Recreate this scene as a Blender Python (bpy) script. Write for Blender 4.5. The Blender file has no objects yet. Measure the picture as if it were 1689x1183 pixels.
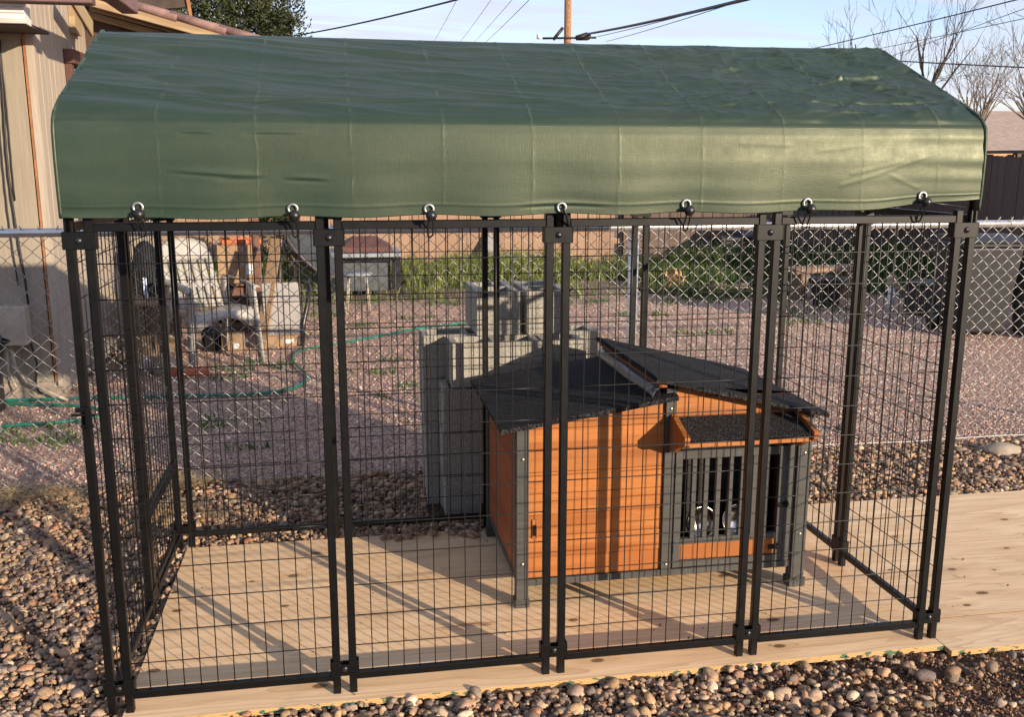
import bpy, bmesh, math, random
import numpy as np
from mathutils import Vector, Matrix, Euler, noise as mnoise

sc = bpy.context.scene
COL = sc.collection
RNG = random.Random(7)
NR = np.random.default_rng(11)

# ------------------------------------------------------------------ camera
CAM_POS = Vector((0.6371, -2.5556, 1.4998))
YAW, PITCH, ROLL = 0.1772, -0.2039, 0.0015
cam_d = bpy.data.cameras.new('camera')
cam_d.sensor_width = 36.0
cam_d.lens = 36.0 * 1583.0 / 1689.0
cam_d.clip_start = 0.05
cam_d.clip_end = 2000
cam = bpy.data.objects.new('camera', cam_d)
COL.objects.link(cam)
_f = Vector((math.sin(YAW) * math.cos(PITCH), math.cos(YAW) * math.cos(PITCH), math.sin(PITCH)))
_r = Vector((math.cos(YAW), -math.sin(YAW), 0))
_u = _r.cross(_f)
_r2 = _r * math.cos(ROLL) + _u * math.sin(ROLL)
_u2 = _u * math.cos(ROLL) - _r * math.sin(ROLL)
_m = Matrix((_r2, _u2, -_f)).transposed().to_4x4()
_m.translation = CAM_POS
cam.matrix_world = _m
sc.camera = cam

# ------------------------------------------------------------------ sky and sun
SUN_DIR = Vector((0.72, -1.0, 0.305)).normalized()
SUN_EL = math.asin(SUN_DIR.z)
SUN_AZ = math.atan2(SUN_DIR.x, SUN_DIR.y)
world = bpy.data.worlds.new('World')
sc.world = world
world.use_nodes = True
wn, wl = world.node_tree.nodes, world.node_tree.links
bg = wn['Background']
sky = wn.new('ShaderNodeTexSky')
sky.sky_type = 'NISHITA'
sky.sun_disc = False
sky.sun_elevation = SUN_EL
sky.sun_rotation = SUN_AZ
sky.air_density = 1.0
sky.dust_density = 0.35
sky.ozone_density = 2.6
tc = wn.new('ShaderNodeTexCoord')
sep = wn.new('ShaderNodeSeparateXYZ')
wl.new(tc.outputs['Generated'], sep.inputs[0])
def wmath(op, a, b=None):
    n = wn.new('ShaderNodeMath'); n.operation = op
    for i, v in enumerate((a, b)):
        if v is None: continue
        if isinstance(v, (int, float)): n.inputs[i].default_value = v
        else: wl.new(v, n.inputs[i])
    return n.outputs[0]
den = wmath('ADD', wmath('MAXIMUM', sep.outputs[2], 0.0), 0.11)
cx = wmath('DIVIDE', sep.outputs[0], den)
cy = wmath('DIVIDE', sep.outputs[1], den)
comb = wn.new('ShaderNodeCombineXYZ')
wl.new(wmath('MULTIPLY', cx, 0.75), comb.inputs[0]); wl.new(wmath('MULTIPLY', cy, 1.5), comb.inputs[1])
cn = wn.new('ShaderNodeTexNoise')
cn.inputs['Scale'].default_value = 1.15
cn.inputs['Detail'].default_value = 7
cn.inputs['Roughness'].default_value = 0.62
cn.inputs['Distortion'].default_value = 0.9
wl.new(comb.outputs[0], cn.inputs['Vector'])
cr = wn.new('ShaderNodeMapRange')
cr.inputs[1].default_value = 0.37; cr.inputs[2].default_value = 0.60
cr.inputs[3].default_value = 0.0; cr.inputs[4].default_value = 0.9
wl.new(cn.outputs['Fac'], cr.inputs[0])
cmix = wn.new('ShaderNodeMix'); cmix.data_type = 'RGBA'
wl.new(cr.outputs[0], cmix.inputs[0])
stint = wn.new('ShaderNodeMix'); stint.data_type = 'RGBA'; stint.blend_type = 'MULTIPLY'; stint.inputs[0].default_value = 1.0
wl.new(sky.outputs[0], stint.inputs[6]); stint.inputs[7].default_value = (1.08, .93, 1.02, 1)
wl.new(stint.outputs[2], cmix.inputs[6])
cmix.inputs[7].default_value = (3.0, 3.1, 3.6, 1)
wl.new(cmix.outputs[2], bg.inputs[0])
bg.inputs[1].default_value = 0.15

sun_d = bpy.data.lights.new('sun', 'SUN')
sun_d.energy = 4.3
sun_d.angle = math.radians(0.55)
sun_d.color = (1.0, 0.82, 0.61)
sun = bpy.data.objects.new('sun', sun_d)
COL.objects.link(sun)
sun.rotation_euler = SUN_DIR.to_track_quat('Z', 'Y').to_euler()
sun.location = (8, -10, 6)

sc.view_settings.view_transform = 'Standard'
sc.view_settings.look = 'None'
sc.view_settings.gamma = 1.0
sc.view_settings.use_curve_mapping = False
sc.view_settings.exposure = 0.8
sc.cycles.max_bounces = 6
sc.cycles.use_denoising = True

# ------------------------------------------------------------------ material helpers
MATS = {}
class NT:
    def __init__(s, name):
        s.m = bpy.data.materials.new(name); s.m.use_nodes = True
        s.n, s.l = s.m.node_tree.nodes, s.m.node_tree.links
        s.b = s.n['Principled BSDF']; s.o = s.n['Material Output']
        s.tc = s.n.new('ShaderNodeTexCoord')
        MATS[name] = s.m
    def link(s, a, b): s.l.new(a, b)
    def math(s, op, a, b=None, c=None):
        n = s.n.new('ShaderNodeMath'); n.operation = op
        for i, v in enumerate((a, b, c)):
            if v is None: continue
            if isinstance(v, (int, float)): n.inputs[i].default_value = v
            else: s.l.new(v, n.inputs[i])
        return n.outputs[0]
    def mapping(s, scale=(1, 1, 1), loc=(0, 0, 0), rot=(0, 0, 0), src='Object'):
        n = s.n.new('ShaderNodeMapping')
        n.inputs['Scale'].default_value = scale
        n.inputs['Location'].default_value = loc
        n.inputs['Rotation'].default_value = rot
        if src == 'Position':
            g = s.n.new('ShaderNodeNewGeometry'); s.l.new(g.outputs['Position'], n.inputs['Vector'])
        else:
            s.l.new(s.tc.outputs[src], n.inputs['Vector'])
        return n.outputs[0]
    def noise(s, vec, scale, detail=4, rough=0.55, dist=0.0):
        n = s.n.new('ShaderNodeTexNoise')
        n.inputs['Scale'].default_value = scale; n.inputs['Detail'].default_value = detail
        n.inputs['Roughness'].default_value = rough; n.inputs['Distortion'].default_value = dist
        s.l.new(vec, n.inputs['Vector'])
        return n.outputs['Fac']
    def vor(s, vec, scale, out='Distance', feature='F1', rnd=1.0):
        n = s.n.new('ShaderNodeTexVoronoi'); n.feature = feature
        n.inputs['Scale'].default_value = scale
        n.inputs['Randomness'].default_value = rnd
        s.l.new(vec, n.inputs['Vector'])
        return n.outputs[out]
    def wave(s, vec, scale, dist, detail=2, dscale=1.0, direction='Y', rough=.5):
        n = s.n.new('ShaderNodeTexWave'); n.wave_type = 'BANDS'; n.bands_direction = direction
        n.inputs['Scale'].default_value = scale; n.inputs['Distortion'].default_value = dist
        n.inputs['Detail'].default_value = detail; n.inputs['Detail Scale'].default_value = dscale
        n.inputs['Detail Roughness'].default_value = rough
        s.l.new(vec, n.inputs['Vector'])
        return n.outputs['Fac']
    def ramp(s, fac, stops):
        n = s.n.new('ShaderNodeValToRGB')
        e = n.color_ramp.elements
        while len(e) > 1: e.remove(e[-1])
        e[0].position = stops[0][0]; e[0].color = (*stops[0][1], 1)
        for p, c in stops[1:]:
            x = e.new(p); x.color = (*c, 1)
        s.l.new(fac, n.inputs[0])
        return n.outputs[0]
    def rng(s, v, a, b, c, d):
        n = s.n.new('ShaderNodeMapRange')
        for i, x in enumerate((a, b, c, d)): n.inputs[i + 1].default_value = x
        s.l.new(v, n.inputs[0])
        return n.outputs[0]
    def mix(s, fac, a, b, mode='MIX'):
        n = s.n.new('ShaderNodeMix'); n.data_type = 'RGBA'; n.blend_type = mode
        for i, v in ((0, fac), (6, a), (7, b)):
            if isinstance(v, (int, float)): n.inputs[i].default_value = v
            elif isinstance(v, tuple): n.inputs[i].default_value = (*v, 1)
            else: s.l.new(v, n.inputs[i])
        return n.outputs[2]
    def bump(s, h, strength=0.3, dist=0.01, prev=None):
        n = s.n.new('ShaderNodeBump')
        n.inputs['Strength'].default_value = strength; n.inputs['Distance'].default_value = dist
        s.l.new(h, n.inputs['Height'])
        if prev is not None: s.l.new(prev, n.inputs['Normal'])
        return n.outputs[0]
    def set(s, color=None, rough=None, metal=None, normal=None, spec=None, coat=None):
        for k, v in (('Base Color', color), ('Roughness', rough), ('Metallic', metal), ('Specular IOR Level', spec), ('Coat Weight', coat)):
            if v is None: continue
            if isinstance(v, (int, float)): s.b.inputs[k].default_value = v
            elif isinstance(v, tuple): s.b.inputs[k].default_value = (*v, 1)
            else: s.l.new(v, s.b.inputs[k])
        if normal is not None: s.l.new(normal, s.b.inputs['Normal'])
        return s.m

def plain(name, col, rough=0.6, var=0.12, scale=18, bump=0.15, metal=0.0, spec=0.5, bdist=0.002):
    t = NT(name)
    v = t.mapping()
    n1 = t.noise(v, scale, 5, 0.6)
    n2 = t.noise(v, scale * 6, 3, 0.6)
    dark = tuple(c * (1 - var * 1.6) for c in col); lite = tuple(min(1, c * (1 + var * 1.6)) for c in col)
    c = t.ramp(n1, [(0.3, dark), (0.7, lite)])
    return t.set(c, t.rng(n2, 0.2, 0.8, max(0, rough - .08), min(1, rough + .08)), metal, t.bump(n2, bump, bdist), spec)

def wood_mat(name, base, dark, rough=0.55, gscale=(1, 1, 1), grain=1.0, spec=0.4):
    """grain runs along local X"""
    t = NT(name)
    oi = t.n.new('ShaderNodeObjectInfo')
    addv = t.n.new('ShaderNodeVectorMath'); addv.operation = 'ADD'
    sc_ = t.n.new('ShaderNodeVectorMath'); sc_.operation = 'SCALE'
    cmb = t.n.new('ShaderNodeCombineXYZ')
    for i in range(3): t.link(oi.outputs['Random'], cmb.inputs[i])
    t.link(cmb.outputs[0], sc_.inputs[0]); sc_.inputs['Scale'].default_value = 37.0
    t.link(t.tc.outputs['Object'], addv.inputs[0]); t.link(sc_.outputs[0], addv.inputs[1])
    mp = t.n.new('ShaderNodeMapping'); mp.inputs['Scale'].default_value = (1.6 * gscale[0], 16 * gscale[1], 16 * gscale[2])
    t.link(addv.outputs[0], mp.inputs['Vector'])
    w = t.wave(mp.outputs[0], 0.9, 7.0, 3, 0.8, 'Y')
    f = t.noise(mp.outputs[0], 5.5, 6, 0.65)
    c = t.mix(t.rng(w, .2, .9, 0.0, 0.55 * grain), base, dark)
    c = t.mix(t.rng(f, .42, .75, 0, .55 * grain), c, dark)
    c = t.mix(1.0, c, t.ramp(oi.outputs['Random'], [(0, (.86, .85, .84)), (1, (1.06, 1.05, 1.04))]), 'MULTIPLY')
    return t.set(c, t.rng(f, .2, .8, rough - .08, rough + .1), 0, t.bump(f, 0.25, .0015), spec)

# ------------------------------------------------------------------ geometry helpers
class MB:
    def __init__(s): s.v = []; s.f = []; s.mi = []; s.cur = 0
    def add(s, verts, faces):
        b = len(s.v); s.v.extend([tuple(v) for v in verts])
        for f in faces: s.f.append(tuple(b + i for i in f)); s.mi.append(s.cur)
        return s
    def box(s, a, b, M=None):
        x0, y0, z0 = a; x1, y1, z1 = b
        vs = [Vector(p) for p in ((x0, y0, z0), (x1, y0, z0), (x1, y1, z0), (x0, y1, z0), (x0, y0, z1), (x1, y0, z1), (x1, y1, z1), (x0, y1, z1))]
        if M is not None: vs = [M @ v for v in vs]
        return s.add(vs, [(0, 3, 2, 1), (4, 5, 6, 7), (0, 1, 5, 4), (1, 2, 6, 5), (2, 3, 7, 6), (3, 0, 4, 7)])
    def cbox(s, c, d, M=None):
        return s.box([c[i] - d[i] / 2 for i in range(3)], [c[i] + d[i] / 2 for i in range(3)], M)
    def tube(s, pts, r, n=8, caps=True):
        pts = [Vector(p) for p in pts]
        rs = r if isinstance(r, (list, tuple)) else [r] * len(pts)
        ref = None; rings = []
        for i, p in enumerate(pts):
            d = (pts[min(i + 1, len(pts) - 1)] - pts[max(i - 1, 0)])
            if d.length < 1e-9: d = Vector((0, 0, 1))
            d.normalize()
            if ref is None:
                ref = Vector((0, 0, 1)) if abs(d.z) < .9 else Vector((1, 0, 0))
            a = ref - d * ref.dot(d)
            if a.length < 1e-6: a = d.orthogonal()
            a.normalize(); ref = a
            b = d.cross(a)
            rings.append([p + (a * math.cos(2 * math.pi * k / n) + b * math.sin(2 * math.pi * k / n)) * rs[i] for k in range(n)])
        vs = [v for R in rings for v in R]; fs = []
        for i in range(len(pts) - 1):
            for k in range(n):
                fs.append((i * n + k, i * n + (k + 1) % n, (i + 1) * n + (k + 1) % n, (i + 1) * n + k))
        if caps:
            fs.append(tuple(reversed(range(n)))); fs.append(tuple((len(pts) - 1) * n + k for k in range(n)))
        return s.add(vs, fs)
    def prism(s, poly, y0, y1, axis='Y', M=None):
        """poly: 2D points; extruded along axis; (a,b)->(x,z) for Y, (y,z) for X, (x,y) for Z"""
        n = len(poly)
        def P(a, b, t):
            return {'Y': (a, t, b), 'X': (t, a, b), 'Z': (a, b, t)}[axis]
        vs = [Vector(P(a, b, y0)) for a, b in poly] + [Vector(P(a, b, y1)) for a, b in poly]
        if M is not None: vs = [M @ v for v in vs]
        fs = [tuple(range(n)), tuple(reversed(range(n, 2 * n)))]
        for i in range(n): fs.append((i, i + n, (i + 1) % n + n, (i + 1) % n))
        return s.add(vs, fs)
    def lathe(s, prof, n=24, M=None):
        vs = []; fs = []
        for r, z in prof:
            for k in range(n):
                a = 2 * math.pi * k / n
                v = Vector((r * math.cos(a), r * math.sin(a), z))
                vs.append(M @ v if M is not None else v)
        for i in range(len(prof) - 1):
            for k in range(n):
                fs.append((i * n + k, i * n + (k + 1) % n, (i + 1) * n + (k + 1) % n, (i + 1) * n + k))
        return s.add(vs, fs)
    def mesh(s, name, mats=None, smooth=False):
        me = bpy.data.meshes.new(name)
        me.from_pydata(s.v, [], s.f)
        bm = bmesh.new(); bm.from_mesh(me)
        bmesh.ops.recalc_face_normals(bm, faces=bm.faces)
        bm.to_mesh(me); bm.free()
        for m in (mats or []): me.materials.append(MATS[m] if isinstance(m, str) else m)
        if len(mats or []) > 1: me.polygons.foreach_set('material_index', s.mi)
        if smooth: me.polygons.foreach_set('use_smooth', [True] * len(me.polygons))
        return me

def link(o, parent=None):
    COL.objects.link(o)
    if parent is not None: o.parent = parent
    return o
def obj(name, mb, mat, parent=None, smooth=False, bevel=0, loc=None, rot=None, seg=1):
    mats = [mat] if not isinstance(mat, (list, tuple)) else list(mat)
    me = mb if isinstance(mb, bpy.types.Mesh) else mb.mesh(name, mats, smooth)
    if isinstance(mb, bpy.types.Mesh) and not me.materials:
        for m in mats: me.materials.append(MATS[m] if isinstance(m, str) else m)
    o = link(bpy.data.objects.new(name, me), parent)
    if loc is not None: o.location = loc
    if rot is not None: o.rotation_euler = rot
    if bevel:
        b = o.modifiers.new('bevel', 'BEVEL'); b.width = bevel; b.segments = seg; b.limit_method = 'ANGLE'; b.angle_limit = math.radians(40)
    if smooth and not bevel:
        pass
    return o
def tag(o, label=None, cat=None, group=None, kind=None):
    if label: o['label'] = label
    if cat: o['category'] = cat
    if group: o['group'] = group
    if kind: o['kind'] = kind
    return o
def empty(name, loc=(0, 0, 0), rz=0.0):
    o = bpy.data.objects.new(name, None); o.empty_display_size = .1
    o.location = loc; o.rotation_euler = (0, 0, rz)
    return link(o)
def shade_auto(o, ang=35):
    me = o.data
    me.polygons.foreach_set('use_smooth', [True] * len(me.polygons))
    me.set_sharp_from_angle(angle=math.radians(ang))
    return o
def np_mesh(name, V, F, cols=None, mat=None, smooth=True):
    """V (n,3), F (m,3 or 4) arrays"""
    me = bpy.data.meshes.new(name)
    V = np.ascontiguousarray(V, dtype=np.float32); F = np.ascontiguousarray(F, dtype=np.int32)
    k = F.shape[1]
    me.vertices.add(len(V)); me.vertices.foreach_set('co', V.ravel())
    me.loops.add(F.size); me.loops.foreach_set('vertex_index', F.ravel())
    me.polygons.add(len(F)); me.polygons.foreach_set('loop_start', np.arange(0, F.size, k, dtype=np.int32))
    me.polygons.foreach_set('use_smooth', np.full(len(F), smooth))
    me.update(calc_edges=True)
    if cols is not None:
        a = me.color_attributes.new('tint', 'FLOAT_COLOR', 'POINT')
        c = np.ones((len(V), 4), np.float32); c[:, :3] = cols
        a.data.foreach_set('color', c.ravel())
    if mat: me.materials.append(MATS[mat])
    me.validate()
    return me
def icos(sub):
    bm = bmesh.new(); bmesh.ops.create_icosphere(bm, subdivisions=sub, radius=1)
    v = np.array([x.co[:] for x in bm.verts]); f = np.array([[x.index for x in fc.verts] for fc in bm.faces]); bm.free()
    return v, f
def rand_rot(n):
    q = NR.normal(size=(n, 4)); q /= np.linalg.norm(q, axis=1, keepdims=True)
    w, x, y, z = q.T
    R = np.empty((n, 3, 3))
    R[:, 0, 0] = 1 - 2 * (y * y + z * z); R[:, 0, 1] = 2 * (x * y - z * w); R[:, 0, 2] = 2 * (x * z + y * w)
    R[:, 1, 0] = 2 * (x * y + z * w); R[:, 1, 1] = 1 - 2 * (x * x + z * z); R[:, 1, 2] = 2 * (y * z - x * w)
    R[:, 2, 0] = 2 * (x * z - y * w); R[:, 2, 1] = 2 * (y * z + x * w); R[:, 2, 2] = 1 - 2 * (x * x + y * y)
    return R


# ------------------------------------------------------------------ materials
# powder coated black steel
t = NT('black_steel')
v = t.mapping(src='Position')
n = t.noise(v, 30, 4, .6); n2 = t.noise(v, 420, 2, .5); sc1 = t.noise(v, 7, 5, .65)
c = t.mix(t.rng(sc1, .56, .74, 0, .5), (.0022, .0023, .0027), (.006, .0057, .0055))
t.set(c, t.rng(n, .25, .75, .38, .47), 0, t.bump(n2, .12, .001), .34)
plain('black_wire', (.004, .004, .0045), .42, .2, 60, .05, spec=.45)
plain('black_rubber', (.012, .012, .013), .38, .2, 60, .05)
plain('bolt_steel', (.012, .012, .013), .34, .2, 80, .05, spec=.5)
# grommets
plain('zinc_ring', (.40, .40, .39), .38, .1, 60, .05, metal=.9)
# tarp: thin coated weave with pale packing creases
t = NT('green_tarp')
v = t.mapping(src='Position')
g = t.n.new('ShaderNodeNewGeometry'); sp = t.n.new('ShaderNodeSeparateXYZ'); t.link(g.outputs['Position'], sp.inputs[0])
n = t.noise(t.mapping((1.2, 3, 8), src='Position'), 2.2, 5, .6)
n2 = t.noise(v, 22, 6, .7)
dust = t.noise(t.mapping((1, 1, 2.5), src='Position'), 3.0, 7, .7)
c = t.ramp(n, [(.3, (.0125, .029, .0215)), (.7, (.017, .036, .0255))])
c = t.mix(t.rng(dust, .5, .8, 0, .5), c, (.042, .052, .038))
# crease grid: distance to wobbling lines
ua = t.n.new('ShaderNodeAttribute'); ua.attribute_name = 'tint'
sc_ = t.n.new('ShaderNodeSeparateColor'); t.link(ua.outputs['Color'], sc_.inputs[0])
wob = t.noise(t.mapping((1, 9, 9), src='Position'), 2.0, 4, .65)
uu = t.math('ADD', sc_.outputs[0], t.math('MULTIPLY', t.math('SUBTRACT', wob, .5), .008))
gap = t.math('PINGPONG', t.math('MULTIPLY', uu, 10.6), .5)
line = t.rng(gap, .0, .020, 1, 0)
brk = t.rng(t.noise(t.mapping((3, 14, 14), src='Position'), 1.6, 3, .6), .44, .66, 0, 1)
wv = t.noise(t.mapping((5, 1, 1), src='Position'), 2.0, 4, .65)
vv = t.math('ADD', sc_.outputs[1], t.math('MULTIPLY', t.math('SUBTRACT', wv, .5), .012))
gap2 = t.math('PINGPONG', t.math('MULTIPLY', vv, 4.3), .5)
line2 = t.math('MULTIPLY', t.rng(gap2, 0, .010, 1, 0), .55)
lines = t.math('MULTIPLY', t.math('MULTIPLY', t.math('MAXIMUM', line, line2), brk), t.rng(sp.outputs[2], 1.58, 1.63, .30, 1.0))
c = t.mix(t.math('MULTIPLY', lines, .38), c, (.12, .15, .095))
weave = t.math('ADD', t.noise(t.mapping((700, 40, 40), src='Position'), 1, 1, .5), t.noise(t.mapping((40, 700, 700), src='Position'), 1, 1, .5))
fine = t.noise(t.mapping((22, 34, 34), src='Position'), 1.0, 6, .7, .8)
roofm = t.rng(sp.outputs[2], 1.60, 1.64, 0.0, 1.0)
wrp = t.n.new('ShaderNodeTexNoise'); wrp.inputs['Scale'].default_value = 3.0; t.link(v, wrp.inputs['Vector'])
vm = t.n.new('ShaderNodeVectorMath'); vm.operation = 'MULTIPLY_ADD'; t.link(wrp.outputs['Color'], vm.inputs[0]); vm.inputs[1].default_value = (.25, .25, .25); t.link(t.mapping((.55, 1.5, 1.5), src='Position'), vm.inputs[2])
crk = t.math('ADD', t.vor(vm.outputs[0], 5.5), t.math('MULTIPLY', t.vor(vm.outputs[0], 15.0), .35))
crk = t.math('MULTIPLY', crk, t.math('MULTIPLY', roofm, t.rng(sp.outputs[0], .2, 1.9, .25, 1.0)))
b0 = t.bump(crk, .55, .020)
b1 = t.bump(fine, .07, .0035, b0)
b2 = t.bump(lines, .55, .002, b1)
b3 = t.bump(weave, .30, .0006, b2)
t.set(c, t.rng(n2, .3, .7, .43, .53), 0, b3, .62)
t.b.inputs['Specular Tint'].default_value = (.97, 1.0, .72, 1)
# plywood: cathedral grain along X, knots and stains
def knots(t, pos, items):
    m = None
    for (x, y, rx, ry) in items:
        a = t.n.new('ShaderNodeVectorMath'); a.operation = 'SUBTRACT'
        t.link(pos, a.inputs[0]); a.inputs[1].default_value = (x, y, 0)
        b = t.n.new('ShaderNodeVectorMath'); b.operation = 'MULTIPLY'
        t.link(a.outputs[0], b.inputs[0]); b.inputs[1].default_value = (1 / rx, 1 / ry, 0)
        l = t.n.new('ShaderNodeVectorMath'); l.operation = 'LENGTH'
        t.link(b.outputs[0], l.inputs[0])
        r = t.rng(l.outputs['Value'], .75, 1.15, 1, 0)
        m = r if m is None else t.math('MAXIMUM', m, r)
    return m
KN = [(.504, 1.027, .022, .014), (.427, .831, .020, .014), (.409, .586, .016, .009), (.537, .044, .024, .013), (1.359, .315, .018, .011), (1.369, .045, .022, .012),
      (1.985, .558, .02, .012), (2.015, .2, .024, .012), (1.957, .032, .022, .012), (.28, .805, .012, .007), (.045, .217, .022, .012), (.05, .613, .018, .011), (.02, .76, .017, .009)]
KN2 = [(2.83, .807, .016, .009), (2.629, .51, .012, .007), (2.861, .475, .018, .010), (2.843, .274, .026, .012), (2.729, .197, .016, .009), (3.015, .443, .008, .006), (3.4, .9, .02, .01), (3.2, .62, .014, .008)]
def ply(name, kn, ca, cb, cc):
    t = NT(name)
    g = t.n.new('ShaderNodeNewGeometry'); P = g.outputs['Position']
    mp = t.mapping((.55, 5.5, 5.5), src='Position')
    big = t.noise(mp, .9, 3, .5, .4)
    rings = t.math('FRACT', t.math('MULTIPLY', big, 13.0))
    rr = t.rng(rings, 0, 1, 0, 1)
    fine = t.noise(t.mapping((5, 150, 150), src='Position'), 1.0, 5, .65)
    mid = t.noise(t.mapping((2.0, 9, 9), src='Position'), 1.3, 4, .6)
    c = t.ramp(mid, [(.3, ca), (.7, cb)])
    c = t.mix(t.math('MULTIPLY', t.rng(t.math('POWER', rr, 3.0), 0, 1, 0, .75), t.rng(mid, .3, .7, .3, 1.0)), c, cc)
    c = t.mix(t.rng(fine, .45, .72, 0, .5), c, cc)
    k = knots(t, P, kn)
    wob = t.noise(t.mapping((40, 60, 1), src='Position'), 1.0, 3, .6)
    c = t.mix(t.math('MULTIPLY', k, t.rng(wob, .2, .6, .8, 1.0)), c, (.025, .010, .006))
    halo = knots(t, P, [(x, y, a * 3.6, b * 2.0) for x, y, a, b in kn])
    c = t.mix(t.math('MULTIPLY', halo, .30), c, cc)
    st = knots(t, P, [(1.0, .335, .10, .022)]) if kn is KN else None
    if st is not None:
        c = t.mix(t.math('MULTIPLY', st, t.rng(t.noise(t.mapping((9, 60, 1), src='Position'), 1.0, 4, .65), .42, .6, 0, .8)), c, (.22, .09, .03))
    dirt = t.noise(t.mapping((1, 1, 1), src='Position'), 3.1, 7, .68)
    c = t.mix(t.rng(dirt, .56, .78, 0, .4), c, (.30, .21, .13))
    t.set(c, .72, 0, t.bump(t.math('ADD', fine, t.math('MULTIPLY', k, -1.0)), .35, .0015), .25)
ply('plywood', KN, (.80, .55, .32), (.93, .69, .435), (.54, .32, .15))
ply('plywood_warm', KN2, (.72, .51, .30), (.90, .68, .43), (.50, .30, .14))
t = NT('plywood_edge')
lay = t.wave(t.mapping((0, 0, 1), src='Position'), 62, 0.6, 2, 1, 'Z')
mk = t.noise(t.mapping((26, 0, 60), src='Position'), 1.0, 3, .5)
zone = t.noise(t.mapping((2.2, 0, 0), src='Position'), 1.0, 2, .5)
c = t.mix(lay, (.62, .38, .16), (.42, .23, .085))
gm = t.math('MULTIPLY', t.rng(mk, .55, .59, 0, 1), t.rng(zone, .42, .47, 0, 1))
c = t.mix(gm, c, (.05, .13, .075))
t.set(c, .7, 0, t.bump(lay, .3, .001))
# stones
t = NT('pebble')
a = t.n.new('ShaderNodeAttribute'); a.attribute_name = 'tint'
v = t.mapping(src='Position')
n = t.noise(v, 120, 5, .65); n2 = t.noise(v, 520, 3, .6); n3 = t.noise(v, 34, 3, .5)
c = t.mix(1.0, a.outputs['Color'], t.ramp(n, [(.25, (.55, .54, .53)), (.75, (1.3, 1.3, 1.3))]), 'MULTIPLY')
c = t.mix(t.rng(n3, .55, .75, 0, .30), c, (.26, .19, .13))
t.set(c, t.rng(n2, .3, .7, .6, .85), 0, t.bump(n, .45, .002), .3)
# ground
t = NT('ground_soil')
v = t.mapping(src='Position')
g = t.n.new('ShaderNodeNewGeometry'); sp = t.n.new('ShaderNodeSeparateXYZ'); t.link(g.outputs['Position'], sp.inputs[0])
wob = t.noise(v, 1.7, 4, .6)
yy = t.math('ADD', sp.outputs[1], t.math('MULTIPLY', wob, .5))
cell = t.vor(v, 95, 'Color'); cd = t.vor(v, 95, 'Distance')
cell2 = t.vor(v, 46, 'Color'); cd2 = t.vor(v, 46, 'Distance')
spc = t.n.new('ShaderNodeSeparateColor'); t.link(cell, spc.inputs[0])
spd = t.n.new('ShaderNodeSeparateColor'); t.link(cell2, spd.inputs[0])
grav = t.ramp(spc.outputs[0], [(0, (.10, .075, .07)), (.3, (.25, .185, .165)), (.6, (.43, .32, .275)), (.85, (.60, .46, .39)), (1, (.75, .64, .56))])
grav2 = t.ramp(spd.outputs[1], [(0, (.18, .125, .115)), (.5, (.34, .25, .225)), (1, (.52, .41, .36))])
grav = t.mix(1.0, t.mix(.35, grav, grav2), (1.56, 1.40, 1.24), 'MULTIPLY')
pat = t.noise(v, .55, 5, .6)
grav = t.mix(t.rng(pat, .5, .72, 0, .45), grav, (.30, .20, .14))
soil = t.ramp(t.noise(v, 26, 6, .65), [(.3, (.075, .047, .030)), (.55, (.155, .10, .066)), (.8, (.27, .185, .125))])
far = t.ramp(t.noise(v, 3, 6, .65), [(.3, (.14, .10, .065)), (.7, (.26, .20, .13))])
c = t.mix(t.rng(yy, 2.12, 2.30, 0, 1), soil, grav)
c = t.mix(t.rng(yy, 7.6, 9.2, 0, .75), c, far)
h = t.math('ADD', t.math('MULTIPLY', cd, -1.0), t.math('MULTIPLY', t.noise(v, 40, 5, .7), .8))
t.set(c, .9, 0, t.bump(h, 1.0, .022), .2)
# dog house
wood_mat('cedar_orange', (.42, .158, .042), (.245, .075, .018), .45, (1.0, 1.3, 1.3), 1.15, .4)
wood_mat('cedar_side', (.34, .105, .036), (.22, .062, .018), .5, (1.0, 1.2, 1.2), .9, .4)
t = NT('grey_paint')
v = t.mapping()
n = t.noise(t.mapping((3, 3, 40)), 1.5, 6, .7); w = t.noise(v, 60, 4, .7)
c = t.ramp(n, [(.3, (.038, .039, .037)), (.7, (.068, .069, .066))])
c = t.mix(t.rng(w, .66, .74, 0, .6), c, (.30, .28, .25))
t.set(c, .55, 0, t.bump(n, .2, .001), .45)
t = NT('asphalt_felt')
v = t.mapping(src='Position')
n = t.noise(v, 210, 3, .75); n2 = t.noise(v, 6, 4, .6); vo = t.vor(v, 170)
c = t.ramp(n, [(.35, (.003, .003, .004)), (.52, (.012, .012, .014)), (.64, (.075, .075, .08))])
c = t.mix(t.rng(n2, .5, .75, 0, .25), c, (.06, .055, .05))
t.set(c, .78, 0, t.bump(t.math('ADD', n, vo), 1.0, .003), .2)
t = NT('clear_flap')
t.set((.22, .21, .21), .22, 0, t.bump(t.noise(t.mapping(), 9, 3, .5), .2, .01), .6)
t.b.inputs['Transmission Weight'].default_value = .35
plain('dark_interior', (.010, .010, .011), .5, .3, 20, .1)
plain('bowl_steel', (.72, .69, .64), .17, .08, 30, .05, metal=1.0)
plain('screw_brass', (.65, .55, .38), .35, .1, 60, .05, metal=.9)
# concrete block
t = NT('concrete_block')
v = t.mapping(src='Position')
n = t.noise(v, 170, 5, .75); n2 = t.noise(v, 5, 5, .6); vo = t.vor(v, 150)
c = t.ramp(n, [(.3, (.16, .15, .135)), (.5, (.34, .325, .29)), (.72, (.52, .49, .44))])
c = t.mix(t.rng(n2, .4, .7, 0, .4), c, (.33, .31, .27))
t.set(c, .92, 0, t.bump(t.math('ADD', n, vo), .7, .004), .15)
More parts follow.
